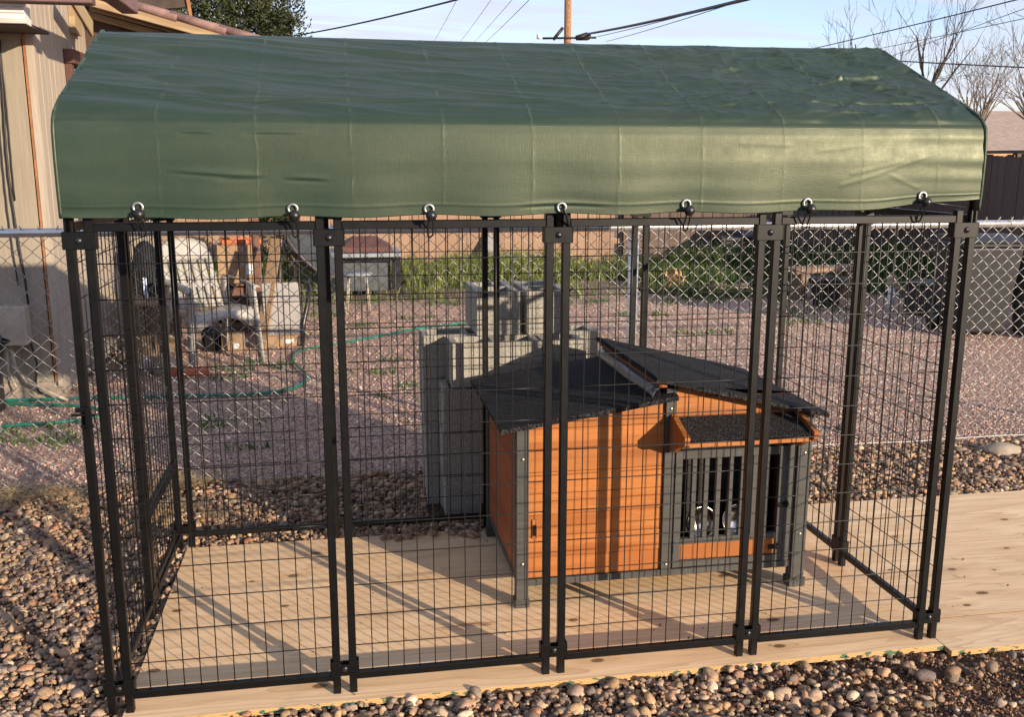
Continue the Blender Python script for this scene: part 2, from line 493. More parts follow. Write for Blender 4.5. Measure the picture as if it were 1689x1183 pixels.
# chain link
plain('galvanised', (.36, .355, .34), .42, .15, 30, .06, metal=.72)
plain('galv_pipe', (.60, .60, .60), .34, .10, 12, .05, metal=.8)
# house
t = NT('tan_siding')
v = t.mapping()
n = t.noise(t.mapping((38, 38, 2.2)), 1.5, 6, .7); n2 = t.noise(v, 2.2, 5, .6)
c = t.ramp(n, [(.3, (.245, .208, .158)), (.7, (.325, .282, .218))])
c = t.mix(t.rng(n2, .45, .75, 0, .35), c, (.21, .17, .115))
t.set(c, .75, 0, t.bump(n, .5, .004), .3)
t = NT('pale_siding')
n = t.noise(t.mapping((38, 38, 2.2)), 1.5, 6, .7)
c = t.ramp(n, [(.3, (.30, .25, .195)), (.7, (.42, .36, .29))])
t.set(c, .75, 0, t.bump(n, .45, .003), .3)
wood_mat('rust_trim', (.34, .15, .055), (.20, .08, .03), .7)
wood_mat('old_timber', (.30, .20, .13), (.12, .075, .05), .85, (1, 1, 1), 1.3)
wood_mat('cream_timber', (.38, .29, .17), (.22, .14, .08), .8, (1, 1, 1), 1.2)
wood_mat('purple_fascia', (.20, .12, .12), (.09, .055, .05), .8, (1, 1, 1), 1.3)
plain('roof_tile', (.19, .115, .105), .8, .2, 14, .3)
plain('gutter_white', (.66, .65, .62), .4, .08, 8, .05)
plain('brown_frame', (.10, .042, .032), .55, .15, 14, .1)
plain('soffit_dark', (.055, .037, .028), .8, .2, 8, .1)
plain('window_glass', (.02, .025, .03), .08, .1, 6, .02)
plain('box_beige', (.40, .345, .265), .5, .08, 10, .05)
plain('cable_black', (.018, .016, .015), .55, .1, 40, .05)
plain('concrete_plinth', (.30, .25, .19), .9, .2, 12, .3)
# yard things
plain('white_resin', (.34, .325, .30), .42, .08, 9, .05)
plain('grill_black', (.014, .014, .016), .35, .15, 14, .05)
plain('cardboard', (.30, .20, .115), .85, .1, 10, .15)
plain('orange_plastic', (.42, .11, .035), .45, .1, 10, .05)
wood_mat('brown_post', (.17, .085, .06), (.09, .045, .03), .8)
wood_mat('raw_plank', (.30, .21, .13), (.19, .12, .07), .8)
plain('black_cloth', (.010, .010, .012), .8, .2, 30, .3)
plain('blue_white', (.50, .60, .78), .4, .15, 22, .05)
plain('stump_bark', (.17, .115, .075), .95, .3, 24, .8, bdist=.01)
plain('stump_top', (.34, .25, .17), .9, .2, 30, .4)
plain('red_brick', (.42, .125, .065), .9, .2, 30, .4)
plain('grey_board', (.25, .235, .225), .7, .12, 9, .1)
plain('rock_grey', (.24, .21, .18), .9, .25, 16, .7, bdist=.01)
plain('hose_green', (.012, .15, .105), .38, .12, 20, .05)
plain('cushion_grey', (.045, .052, .06), .9, .15, 70, .3)
plain('chair_frame', (.085, .08, .075), .5, .2, 30, .1)
plain('chair_leg_tan', (.36, .32, .26), .6, .15, 30, .1)
plain('table_slab', (.24, .26, .28), .5, .12, 10, .1)
plain('table_body', (.07, .08, .09), .7, .15, 14, .1)
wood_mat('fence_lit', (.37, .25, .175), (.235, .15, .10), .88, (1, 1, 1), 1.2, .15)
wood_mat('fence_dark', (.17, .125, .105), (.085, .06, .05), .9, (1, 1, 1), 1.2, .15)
plain('bin_black', (.018, .020, .023), .5, .15, 10, .08)
plain('barrel_grey', (.075, .076, .078), .55, .12, 8, .08)
plain('white_plastic', (.60, .62, .64), .4, .08, 10, .05)
plain('pink_cloth', (.42, .17, .24), .8, .15, 20, .3)
plain('navy_cloth', (.02, .025, .05), .8, .2, 20, .3)
plain('fascia_orange', (.50, .24, .10), .7, .12, 10, .1)
t = NT('shingle_tan')
v = t.mapping()
br = t.n.new('ShaderNodeTexBrick'); t.link(t.mapping((1, 1, 1)), br.inputs['Vector'])
br.inputs['Scale'].default_value = 3.2; br.inputs['Mortar Size'].default_value = .012
br.inputs['Color1'].default_value = (.31, .245, .205, 1); br.inputs['Color2'].default_value = (.40, .325, .275, 1); br.inputs['Mortar'].default_value = (.20, .155, .13, 1)
n = t.noise(v, 9, 5, .7)
c = t.mix(t.rng(n, .4, .7, 0, .5), br.outputs['Color'], (.26, .2, .17))
t.set(c, .9, 0, t.bump(n, .4, .02), .2)
plain('hill_blue', (.13, .14, .15), .95, .15, .02, .0)
# vegetation
def leafmat(name, a, b, rough=.6, trans=.25):
    t = NT(name)
    at = t.n.new('ShaderNodeAttribute'); at.attribute_name = 'tint'
    sp = t.n.new('ShaderNodeSeparateColor'); t.link(at.outputs['Color'], sp.inputs[0])
    c = t.ramp(sp.outputs[0], [(0, a), (1, b)])
    t.set(c, rough, 0, None, .25)
    tr = t.n.new('ShaderNodeBsdfTranslucent'); t.link(c, tr.inputs['Color'])
    mx = t.n.new('ShaderNodeMixShader'); mx.inputs[0].default_value = trans
    t.link(t.b.outputs[0], mx.inputs[1]); t.link(tr.outputs[0], mx.inputs[2]); t.link(mx.outputs[0], t.o.inputs['Surface'])
leafmat('grass_blade', (.03, .075, .018), (.36, .38, .11), .6, .3)
leafmat('weed_leaf', (.035, .10, .018), (.13, .22, .05), .6, .3)
leafmat('straw', (.38, .26, .11), (.66, .50, .27), .7, .2)
leafmat('cedar_leaf', (.014, .022, .009), (.085, .095, .036), .7, .15)
leafmat('dry_leaf', (.40, .20, .10), (.58, .33, .17), .8, .2)
plain('bark_brown', (.10, .079, .066), .9, .25, 20, .5)
plain('bark_pale', (.19, .15, .12), .9, .2, 30, .4)
wood_mat('pole_wood', (.34, .185, .095), (.18, .09, .045), .85, (1, 1, 1), 1.2)

# ------------------------------------------------------------------ the ground
GZ = -0.030
gm = MB()
gm.add([(-300, -60, GZ), (400, -60, GZ), (400, 700, GZ), (-300, 700, GZ)], [(0, 1, 2, 3)])
tag(obj('ground', gm, 'ground_soil'), kind='structure')

ICO1, ICF1 = icos(2)     # 42 verts, 80 faces
ICO0, ICF0 = icos(1)     # 12 verts, 20 faces
def stone_field(name, P, S, C, fine=False, rough=.16, smooth=True, lie=True):
    base, F = (ICO0, ICF0) if fine else (ICO1, ICF1)
    n, m = len(P), len(base)
    a = NR.normal(size=(n, 3, 3)) * 1.7
    ph = NR.uniform(0, 6.28, (n, 3))
    r = 1 + (np.sin(np.einsum('mk,njk->nmj', base, a) + ph[:, None, :]) * rough / 1.4).sum(2)
    V = base[None] * r[:, :, None]
    for q in range(4):
        pn = NR.normal(size=(n, 3)); pn /= np.linalg.norm(pn, axis=1, keepdims=True)
        dlim = NR.uniform(.55, .95, n)
        ex = np.maximum(np.einsum('nmk,nk->nm', V, pn) - dlim[:, None], 0)
        V = V - ex[:, :, None] * pn[:, None, :]
    V = V * S[:, None, :]
    R = rand_rot(n)
    # flatten: keep most stones lying on their broad side
    tilt = NR.normal(size=(n, 2)) * .45
    cz = NR.uniform(0, 6.283, n)
    Rz = np.zeros((n, 3, 3)); Rz[:, 0, 0] = np.cos(cz); Rz[:, 0, 1] = -np.sin(cz); Rz[:, 1, 0] = np.sin(cz); Rz[:, 1, 1] = np.cos(cz); Rz[:, 2, 2] = 1
    Rx = np.zeros((n, 3, 3)); Rx[:, 0, 0] = 1; Rx[:, 1, 1] = np.cos(tilt[:, 0]); Rx[:, 1, 2] = -np.sin(tilt[:, 0]); Rx[:, 2, 1] = np.sin(tilt[:, 0]); Rx[:, 2, 2] = np.cos(tilt[:, 0])
    if lie: R = np.einsum('nij,njk->nik', Rx, Rz)
    V = np.einsum('nij,nmj->nmi', R, V) + P[:, None, :]
    FF = (F[None] + (np.arange(n) * m)[:, None, None]).reshape(-1, 3)
    return np_mesh(name, V.reshape(-1, 3), FF, np.repeat(C, m, axis=0), 'pebble', smooth)

PAL = np.array([1.14, .97, .84]) * np.array([(.36, .27, .185), (.30, .25, .20), (.22, .185, .155), (.42, .345, .26), (.145, .13, .12), (.52, .46, .38), (.33, .20, .13), (.20, .145, .105), (.27, .24, .215), (.17, .155, .15)])
PW = np.array([.20, .16, .14, .12, .11, .05, .06, .08, .05, .03]); PW = PW / PW.sum()
def jitter(x0, x1, y0, y1, s):
    xs = np.arange(x0, x1, s); ys = np.arange(y0, y1, s * .9)
    X, Y = np.meshgrid(xs, ys)
    X[1::2] += s / 2
    P = np.stack([X.ravel(), Y.ravel()], 1)
    return P + NR.uniform(-.42, .42, P.shape) * s
def in_frame(P, mg=.12):
    d = np.column_stack([P, np.zeros(len(P))]) - np.array(CAM_POS)
    z = d @ np.array(_f); x = (d @ np.array(_r2)) / z * 1583 / 844.5; y = (d @ np.array(_u2)) / z * 1583 / 591.5
    return (z > .3) & (abs(x) < 1 + mg) & (abs(y) < 1 + mg * 1.6)
def on_slab(P):
    x, y = P[:, 0], P[:, 1]
    a = (x > .0) & (x < 2.475) & (y > -.058) & (y < 1.168)
    b = (x > 2.46) & (x < 5.2) & (y > -.088) & (y < 1.222)
    c = (x > .985) & (x < 1.66) & (y > 1.36) & (y < 1.75)
    return a | b | c
def soil_patch(P):
    """bare earth towards the right front corner"""
    return (P[:, 0] > 1.65) & (P[:, 1] < -.05)
PS, SS, CS = [], [], []
for (s, lay, z0) in ((.0210, 0, -.024), (.0235, 1, -.012)):
    P = np.concatenate([jitter(-1.9, .02, -.6, 2.06, s), jitter(.0, 3.6, -.75, -.05, s), jitter(.0, 5.2, 1.16, 2.02, s)])
    P = P[~on_slab(P)]
    vis = in_frame(P)
    P = P[vis | (NR.uniform(size=len(P)) < .22)]
    if lay == 1: P = P[NR.uniform(size=len(P)) < .72]
    sp = soil_patch(P)
    P = P[~sp | (NR.uniform(size=len(P)) < np.clip(.95 - (P[:, 0] - 1.65) * 1.05, .13, 1))]
    n = len(P)
    a = np.exp(NR.normal(math.log(.0086), .46, n)); a = np.clip(a, .0038, .026)
    back = P[:, 1] > 1.1
    a = np.where(back, a * .95, a)
    S = np.stack([a * NR.uniform(.95, 1.35, n), a * NR.uniform(.75, 1.0, n), a * NR.uniform(.5, .8, n)], 1)
    Z = z0 + NR.uniform(-.004, .008, n)
    C = PAL[NR.choice(len(PAL), n, p=PW)] * NR.uniform(.75, 1.25, (n, 1)) * NR.uniform(.94, 1.06, (n, 3))
    PS.append(np.column_stack([P, Z])); SS.append(S); CS.append(C)
# stones spilled onto the back of the boards
n = 34
P = np.column_stack([NR.uniform(.74, 1.16, n), 1.165 - np.abs(NR.normal(0, .035, n)), np.full(n, .009)])
PS.append(P); SS.append(NR.uniform(.010, .018, (n, 3)) * np.array([1.2, .9, .65])); CS.append(PAL[NR.choice(len(PAL), n, p=PW)])
PS, SS, CS = np.concatenate(PS), np.concatenate(SS), np.concatenate(CS)
big = SS.max(1) > .0125
pe = link(bpy.data.objects.new('gravel', stone_field('gravel', PS[big], SS[big], CS[big], False, .20)))
tag(pe, 'rounded tan and grey pebbles around the plywood', 'gravel', kind='stuff')
sm_ = ~big
pe = link(bpy.data.objects.new('gravel_chips', stone_field('gravel_chips', PS[sm_], SS[sm_] * np.array([1.12, 1.1, 1.2]), CS[sm_], True, .24, False)))
tag(pe, 'small angular stone chips lying between the pebbles', 'gravel', kind='stuff')
print('STONES', big.sum(), sm_.sum())

# grit between the pebbles in the bare earth
n = 16000
P = np.column_stack([NR.uniform(-.2, 3.6, n), NR.uniform(-.75, -.06, n), np.full(n, GZ + .003)])
P = P[in_frame(P[:, :2], .4) & ~on_slab(P[:, :2])]; n = len(P)
S = NR.uniform(.0018, .006, (n, 3))
C = PAL[NR.choice(len(PAL), n, p=PW)] * NR.uniform(.5, 1.0, (n, 1)) * np.array([1.05, .87, .73])
tag(link(bpy.data.objects.new('soil_grit', stone_field('soil_grit', P, S, C, True, .2, False, False))), 'fine brown grit on the bare earth by the boards', 'soil', kind='stuff')

# fine mauve gravel beyond the fence
n = 36000
yy = 2.02 + 5.5 * NR.uniform(0, 1, n) ** 1.7
xx = NR.uniform(-.45, 1.05, n) * (yy + 2.6) * 1.0 + .3
P = np.column_stack([xx, yy, np.full(n, GZ + .002)])
PAL2 = np.array([(.27, .19, .175), (.20, .14, .14), (.37, .28, .245), (.14, .10, .10), (.47, .39, .35), (.31, .20, .16)]) * np.array([1.8, 1.66, 1.46])
S = np.stack([NR.uniform(.005, .0115, n), NR.uniform(.004, .009, n), NR.uniform(.003, .007, n)], 1)
C = PAL2[NR.choice(6, n, p=[.26, .26, .2, .14, .06, .08])] * NR.uniform(.8, 1.2, (n, 1))
tag(link(bpy.data.objects.new('fine_gravel', stone_field('fine_gravel', P, S, C, True, .2, False, False))), 'fine mauve gravel covering the yard beyond the chain link fence', 'gravel', kind='stuff')

def blades(name, P, H, W, lean, mat, tint, flat=False):
    """P (n,3) roots, H heights, W half widths; each blade three triangles"""
    n = len(P)
    az = NR.uniform(0, 6.283, n); d = np.stack([np.cos(az), np.sin(az), np.zeros(n)], 1)
    az2 = NR.uniform(0, 6.283, n); s = np.stack([np.cos(az2), np.sin(az2), np.zeros(n)], 1)
    up = np.array([0, 0, 1.0])
    L = lean * NR.uniform(.3, 1.2, n)
    mid = P + up * (H * .58)[:, None] + d * (H * L * .35)[:, None]
    tip = P + up * (H * (1 - .35 * np.minimum(L, 1.6)))[:, None] + d * (H * L)[:, None]
    if flat:
        mid = P + d * (H * .5)[:, None] + up * (H * .12 * NR.uniform(0, 1, n))[:, None]
        tip = P + d * H[:, None] + up * (H * .10 * NR.uniform(-.2, 1, n))[:, None]
        s = np.stack([-d[:, 1], d[:, 0], np.zeros(n)], 1)
    w = s * W[:, None]
    V = np.stack([P - w, P + w, mid - w * .7, mid + w * .7, tip], 1).reshape(-1, 3)
    F = (np.array([[0, 1, 3], [0, 3, 2], [2, 3, 4]])[None] + (np.arange(n) * 5)[:, None, None]).reshape(-1, 3)
    c = np.repeat(np.clip(tint, 0, 1), 5)[:, None] * np.ones((1, 3))
    return link(bpy.data.objects.new(name, np_mesh(name, V, F, c, mat, False)))

# tall weeds along the back fence
n = 50000
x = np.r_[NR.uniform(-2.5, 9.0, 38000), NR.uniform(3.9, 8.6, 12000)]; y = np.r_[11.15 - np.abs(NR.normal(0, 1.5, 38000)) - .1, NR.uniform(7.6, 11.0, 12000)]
cl = np.array([mnoise.noise((a * .9, b * .9, 0)) + .5 * mnoise.noise((a * 3, b * 3, 5)) for a, b in zip(x, y)])
keep = (cl > -.28 + .42 * np.clip((10.6 - y) / 2.4, 0, 1) * np.clip((5.2 - x) / 1.0, .35, 1)) & (y > 7.2) & ~((x > .45) & (x < 1.4) & (y > 8.2) & (y < 9.1))
x, y, cl = x[keep], y[keep], cl[keep]; n = len(x)
front = np.clip((11.2 - y) / 3.0, 0, 1)
H = NR.uniform(.10, .40, n) * (1.15 - .55 * front) * np.clip(.75 + cl, .35, 1.4)
g = blades('grass', np.column_stack([x, y, np.full(n, GZ)]), H, NR.uniform(.004, .011, n), .7, 'grass_blade', NR.normal(.52, .22, n) - front * .05 - np.clip((x - 4.0) / .8, 0, 1) * .42)  # right end tinted darker: shade painted into the blade colour
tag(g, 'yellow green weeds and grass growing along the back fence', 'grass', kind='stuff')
# low weed tufts in the fine gravel
tufts = [(1.746, 7.727, .34), (1.376, 6.82, .22), (.834, 6.473, .18), (1.9, 9.1, .4), (3.86, 5.52, .34), (.952, 4.34, .16), (.082, 2.62, .16), (-.036, 3.15, .3), (1.096, 2.95, .13),
         (.604, 4.4, .12), (.9, 3.6, .11), (.5, 7.2, .3), (-.05, 4.75, .35), (-.25, 4.4, .25), (-1.25, 3.1, .4), (-.9, 2.9, .3), (3.2, 7.6, .4), (4.4, 7.4, .5), (2.8, 8.2, .5), (1.3, 5.1, .12),
         (5.4, 6.6, .5), (4.9, 5.9, .35), (2.5, 4.6, .2), (3.6, 6.6, .35), (.75, 8.0, .4), (.2, 6.0, .2), (1.05, 3.9, .1), (1.0, 4.8, .15)]
PP, HH, TT = [], [], []
for (a, b, r) in tufts:
    r *= .72; k = int(150 * (r / .25) ** 1.4)
    ang = NR.uniform(0, 6.283, k); rad = r * np.sqrt(NR.uniform(0, 1, k))
    px, py = a + rad * np.cos(ang) * 1.25, b + rad * np.sin(ang) * .7
    ok = np.array([mnoise.noise((u * 7, v * 7, 3)) for u, v in zip(px, py)]) > -.12
    PP.append(np.column_stack([px, py, np.full(k, GZ)])[ok]); HH.append(NR.uniform(.015, .07, ok.sum()) * (.8 + r)); TT.append(NR.normal(.45, .25, ok.sum()))
P = np.concatenate(PP)
tag(blades('low_weeds', P, np.concatenate(HH), NR.uniform(.003, .008, len(P)), 1.0, 'weed_leaf', np.concatenate(TT)), 'small green weed tufts scattered over the fine gravel', 'weeds', kind='stuff')
# straw drifted along the near side of the chain link fence
n = 2600
x = np.concatenate([NR.uniform(-1.4, .30, n), NR.normal(-.05, .12, 700)]); n2 = len(x)
y = np.concatenate([2.03 - np.abs(NR.normal(0, .22, n)), NR.normal(1.72, .16, 700)])
ok = np.array([mnoise.noise((u * 3.1, v * 3.1, 8)) for u, v in zip(x, y)]) > -.05
x, y = x[ok], y[ok]; n2 = len(x)
P = np.column_stack([x, y, np.full(n2, .006) + NR.uniform(0, .02, n2)])
tag(blades('dry_straw', P, NR.uniform(.04, .15, n2), NR.uniform(.0008, .0022, n2), 1, 'straw', NR.uniform(0, 1, n2), True), 'dry straw drifted against the fence at the left', 'straw', kind='stuff')

# grit and chips kicked onto the boards
n = 150
P = np.column_stack([NR.uniform(.03, 4.4, n), NR.uniform(-.04, 1.19, n), np.full(n, .0012)])
P = P[(P[:, 0] < 2.44) & (P[:, 1] < 1.14) | (P[:, 0] > 2.52)]; n = len(P)
S_ = np.exp(NR.normal(math.log(.0022), .5, n))[:, None] * NR.uniform(.6, 1.2, (n, 3))
tag(link(bpy.data.objects.new('board_grit', stone_field('board_grit', P, S_, PAL[NR.choice(len(PAL), n, p=PW)] * .7, True, .2, False, False))), 'specks of grit lying on the plywood', 'grit', kind='stuff')
# the boards under the pen
def sheet(name, x0, x1, y0, y1, zt, th, mat, label, rz=0):
    m = MB(); m.box((x0, y0, zt - th), (x1, y1, zt))
    me = m.mesh(name, [mat, 'plywood_edge'])
    me.polygons.foreach_set('material_index', [0 if abs(p.normal.z) > .5 else 1 for p in me.polygons])
    o = obj(name, me, mat, bevel=.0012)
    return tag(o, label, 'plywood', 'plywood boards on the gravel')
sheet('plywood_sheet', .004, 2.472, -.054, 1.165, 0, .018, 'plywood', 'large knotty plywood sheet lying under the black wire pen')
sheet('plywood_sheet', 2.476, 5.0, .1275, 1.218, -.006, .018, 'plywood_warm', 'wide plywood sheet to the right, outside the black pen')
sheet('plywood_sheet', 2.480, 5.0, -.084, .1225, -.0055, .018, 'plywood_warm', 'narrow plywood strip in front of the right hand sheet')

# ------------------------------------------------------------------ the dog pen
W, D, T, H = 2.44, 1.18, .022, 1.36
pen = empty('dog_pen', (W / 2, D / 2, 0))
tag(pen, 'black steel and wire dog pen standing on the plywood under a green tarp', 'dog pen')
PEN_O = Vector((W / 2, D / 2, 0))
def pobj(name, mb, mat, par=None, bevel=0, smooth=False, kind=None):
    """part of the pen, modelled in world coordinates"""
    o = obj(name, mb, mat, par if par is not None else pen, smooth, bevel)
    if par is None: o.location = -PEN_O
    if kind: o['kind'] = kind
    return o
def add_post(x, y, z1=H, z0=0.0):
    m = MB(); m.cbox((x, y, (z0 + z1) / 2), (T, T, z1 - z0)); return pobj('post', m, 'black_steel', bevel=.0022)
def add_rail(a, b, z, t=T):
    m = MB()
    (x0, y0), (x1, y1) = a, b
    if abs(y0 - y1) < 1e-6: m.box((x0, y0 - t / 2 + .001, z - t / 2), (x1, y0 + t / 2 - .001, z + t / 2))
    else: m.box((x0 - t / 2 + .001, y0, z - t / 2), (x0 + t / 2 - .001, y1, z + t / 2))
    return pobj('rail', m, 'black_steel', bevel=.0018)
ZB, ZT = .052, 1.334
def add_wires(p0, p1, nv=11, nh=13, zb=ZB, zt=ZT, side=1):
    """p0,p1: inner faces of posts (x,y); a grid of welded wire"""
    m = MB(); p0 = Vector((*p0, 0)); p1 = Vector((*p1, 0)); d = p1 - p0
    nrm = Vector((-d.y, d.x, 0)).normalized() * .0028 * side
    r = .00165
    for i in range(nv):
        q = p0 + d * ((i + 1) / (nv + 1))
        bow = RNG.uniform(-.0012, .0012)
        pts = []
        for k in range(7):
            f = k / 6
            pts.append(q + nrm + d.normalized() * bow * math.sin(math.pi * f) * 1.5 + nrm.normalized() * RNG.uniform(-.0008, .0008) + Vector((0, 0, zb + (zt - zb) * f)))
        m.tube(pts, r, 5)
    for j in range(nh):
        z = zb + (zt - zb) * (j + 1) / (nh + 1)
        sag = RNG.uniform(-.0015, .0015)
        pts = [p0 + d * (k / 6) - nrm * .2 + Vector((0, 0, z + sag * math.sin(math.pi * k / 6))) for k in range(7)]
        m.tube(pts, r, 5)
    return pobj('wire_mesh', m, 'black_wire', smooth=True, kind='stuff')
def panel(ax, fixed, a0, a1, mid=None):
    """panel along axis ax ('X' or 'Y'); posts centred at a0 and a1"""
    P = (lambda a: (a, fixed)) if ax == 'X' else (lambda a: (fixed, a))
    add_post(*P(a0)); add_post(*P(a1))
    i0, i1 = a0 + T / 2, a1 - T / 2
    add_rail(P(i0), P(i1), ZB); add_rail(P(i0), P(i1), ZT)
    add_wires(P(i0), P(i1))
    if mid is not None: add_rail(P(i0), P(i1), mid)
g = .023
for i in range(4): panel('X', 0, i * .61 + g, (i + 1) * .61 - g)
for i in range(4): panel('X', D, i * .61 + g, (i + 1) * .61 - g)
panel('Y', -g, 0, D / 2 - g); panel('Y', -g, D / 2 + g, D, mid=.355)
panel('Y', W + g, 0, D / 2 - g); panel('Y', W + g, D / 2 + g, D)
# gate leaf inside the rear panel of the left side
for y in (D / 2 + g + .026, D - .028):
    m = MB(); m.cbox((-g, y, .69), (.016, .016, 1.22)); pobj('gate_stile', m, 'black_steel', bevel=.0015)
for z in (.085, .33, 1.30):
    m = MB(); m.box((-g - .007, D / 2 + g + .034, z - .008), (-g + .007, D - .036, z + .008)); pobj('gate_rail', m, 'black_steel', bevel=.0015)
for y in (.30, .44):
    m = MB(); m.tube([(-g + .012, D - .12, .50 + y * .4), (-g + .02, D - .18, .50 + y * .4)], .004, 6); pobj('gate_bolt', m, 'bolt_steel', smooth=True)
def clamp(x, y, z, ax='X', out=-1, low=False):
    """plate holding two neighbouring posts with a dome headed bolt"""
    m = MB()
    w, hh = .076, .044
    th = T / 2 + .003
    if ax == 'X':
        f = [(-w / 2, -hh / 2), (w / 2, -hh / 2), (w / 2, hh / 2)]
        if low: f += [(.012, hh / 2), (.012, hh / 2 - .010), (-.012, hh / 2 - .010), (-.012, hh / 2)]
        f += [(-w / 2, hh / 2)]
        m.prism([(x + a, z + b) for a, b in f], y + out * th, y + out * (th - .003) , 'Y')
        m.prism([(x + a, z + b) for a, b in f], y - out * th, y - out * (th - .003), 'Y')
        for s in (-1, 1): m.cbox((x + s * (w / 2 + .0008), y, z), (.003, 2 * th, hh))
    else:
        f = [(-w / 2, -hh / 2), (w / 2, -hh / 2), (w / 2, hh / 2), (-w / 2, hh / 2)]
        m.prism([(y + a, z + b) for a, b in f], x + out * th, x + out * (th - .003), 'X')
        m.prism([(y + a, z + b) for a, b in f], x - out * th, x - out * (th - .003), 'X')
        for s in (-1, 1): m.cbox((x, y + s * (w / 2 + .0008), z), (2 * th, .003, hh))
    c = pobj('clamp', m, 'black_steel', bevel=.001)
    b = MB(); prof = [(.0092 * math.cos(a), .006 * math.sin(a)) for a in np.linspace(0, math.pi / 2 - .02, 6)]
    rot = Matrix.Rotation(math.pi / 2 * (1 if out < 0 else -1), 4, 'X') if ax == 'X' else Matrix.Rotation(math.pi / 2 * (1 if out > 0 else -1), 4, 'Y')
    loc = Vector((x, y + out * th, z)) if ax == 'X' else Vector((x + out * th, y, z))
    b.lathe(prof + [(.0001, .0061)], 14, Matrix.Translation(loc) @ rot)
    pobj('bolt', b, 'bolt_steel', c, smooth=True)
for i in range(5):
    for z, lo in ((1.302, False), (.0785, True)):
        clamp(i * .61, 0, z, 'X', -1, lo)
        clamp(i * .61, D, z, 'X', 1, lo)
for z in (1.302, .0785):
    clamp(-g, D / 2, z, 'Y', -1); clamp(W + g, D / 2, z, 'Y', 1)
# latch on the left front corner
m = MB()
m.cbox((-g - .002, -.020, .872), (.034, .016, .012)); m.cbox((-g + .012, -.026, .85), (.014, .014, .05)); m.cbox((-g + .006, -.022, .828), (.030, .012, .008))
m.tube([(-g - .03, -.024, .86), (-g + .03, -.026, .858)], .004, 6); m.tube([(-g + .028, -.026, .858), (-g + .03, -.03, .838)], .0045, 6)
pobj('latch', m, 'black_steel', bevel=.001)
# bent roof bows and bars carrying the tarp
EZ, RZ = 1.585, 1.852
def bow(x):
    pts = [(x, 0, H - .05), (x, 0, EZ - .06)]
    sl = math.atan2(RZ - EZ, D / 2)
    for k in range(1, 6):
        f = k / 6; a = f
        pts.append((x, .0 + .07 * f * f, EZ - .06 + .085 * f - .018 * f * f))
    pts += [(x, .10, EZ + .10 * math.tan(sl) - .004), (x, D / 2 - .03, RZ - .012), (x, D / 2, RZ), (x, D / 2 + .03, RZ - .012), (x, D - .10, EZ + .10 * math.tan(sl) - .004)]
    for k in range(5, 0, -1):
        f = k / 6
        pts.append((x, D - .07 * f * f, EZ - .06 + .085 * f - .018 * f * f))
    pts += [(x, D, EZ - .06), (x, D, H - .05)]
    m = MB(); m.tube(pts, .0125, 10); pobj('roof_bow', m, 'black_steel', smooth=True)
bow(-g); bow(W + g); bow(W / 2)
for (y, z) in ((.012, EZ - .02), (D / 2, RZ), (D - .012, EZ - .02)):
    m = MB(); m.tube([(-g, y, z), (W + g, y, z)], .011, 8); pobj('roof_bar', m, 'black_steel', smooth=True)

# ------------------------------------------------------------------ the tarp
tarp = empty('tarp_cover', (W / 2, D / 2, 1.37))
tag(tarp, 'creased dark green tarp draped over the ridge of the pen', 'tarp')
TO = Vector((W / 2, D / 2, 1.37))
# profile of the cloth from front hem over the ridge to the back hem: (y, z)
ctrl = [(-.030, 1.357), (-.033, 1.42), (-.034, 1.50), (-.031, 1.565), (-.024, 1.592), (-.008, 1.612), (.022, 1.630), (.07, 1.653), (.30, 1.752), (.52, 1.848), (.57, 1.868), (.595, 1.873), (.62, 1.868), (.67, 1.848),
        (.90, 1.752), (1.12, 1.652), (1.19, 1.61), (1.212, 1.57), (1.214, 1.36)]
c = np.array(ctrl); seg = np.r_[0, np.cumsum(np.linalg.norm(np.diff(c, axis=0), axis=1))]
Sfront = seg[11]; Stot = seg[-1]
s = np.r_[np.linspace(0, Sfront, 250), np.linspace(Sfront, Stot, 70)[1:]]
# smooth the profile a little
fine = np.linspace(0, Stot, 1400)
fy, fz = np.interp(fine, seg, c[:, 0]), np.interp(fine, seg, c[:, 1])
ker = np.hanning(17); ker /= ker.sum()
fy2, fz2 = np.convolve(np.pad(fy, 8, 'edge'), ker, 'valid'), np.convolve(np.pad(fz, 8, 'edge'), ker, 'valid')
prof_y, prof_z = np.interp(s, fine, fy2), np.interp(s, fine, fz2)
ty, tz = np.gradient(prof_y, s), np.gradient(prof_z, s); tl = np.hypot(ty, tz)
ny, nz = -tz / tl, ty / tl
flip = 1 if ny[5] < 0 else -1
ny, nz = ny * flip, nz * flip
xs = np.linspace(-.031, W + .020, 560)
X, S = np.meshgrid(xs, s)
sE = np.interp(1.60, c[:9, 1], seg[:9]); sM = seg[8]
u = X / W
roof = np.clip((S - sE) / .06, 0, 1) * np.clip((Sfront - S) / .05, 0, 1)
val = np.clip((sE - .01 - S) / .03, 0, 1)
def fn(x, y, sd): return mnoise.noise((x, y, sd))
h = np.zeros_like(X)
vf = np.vectorize(fn)
xc = np.linspace(xs[0], xs[-1], 300); scs = np.r_[np.linspace(0, Sfront, 190), np.linspace(Sfront, Stot, 30)[1:]]
XC, SCs = np.meshgrid(xc, scs)
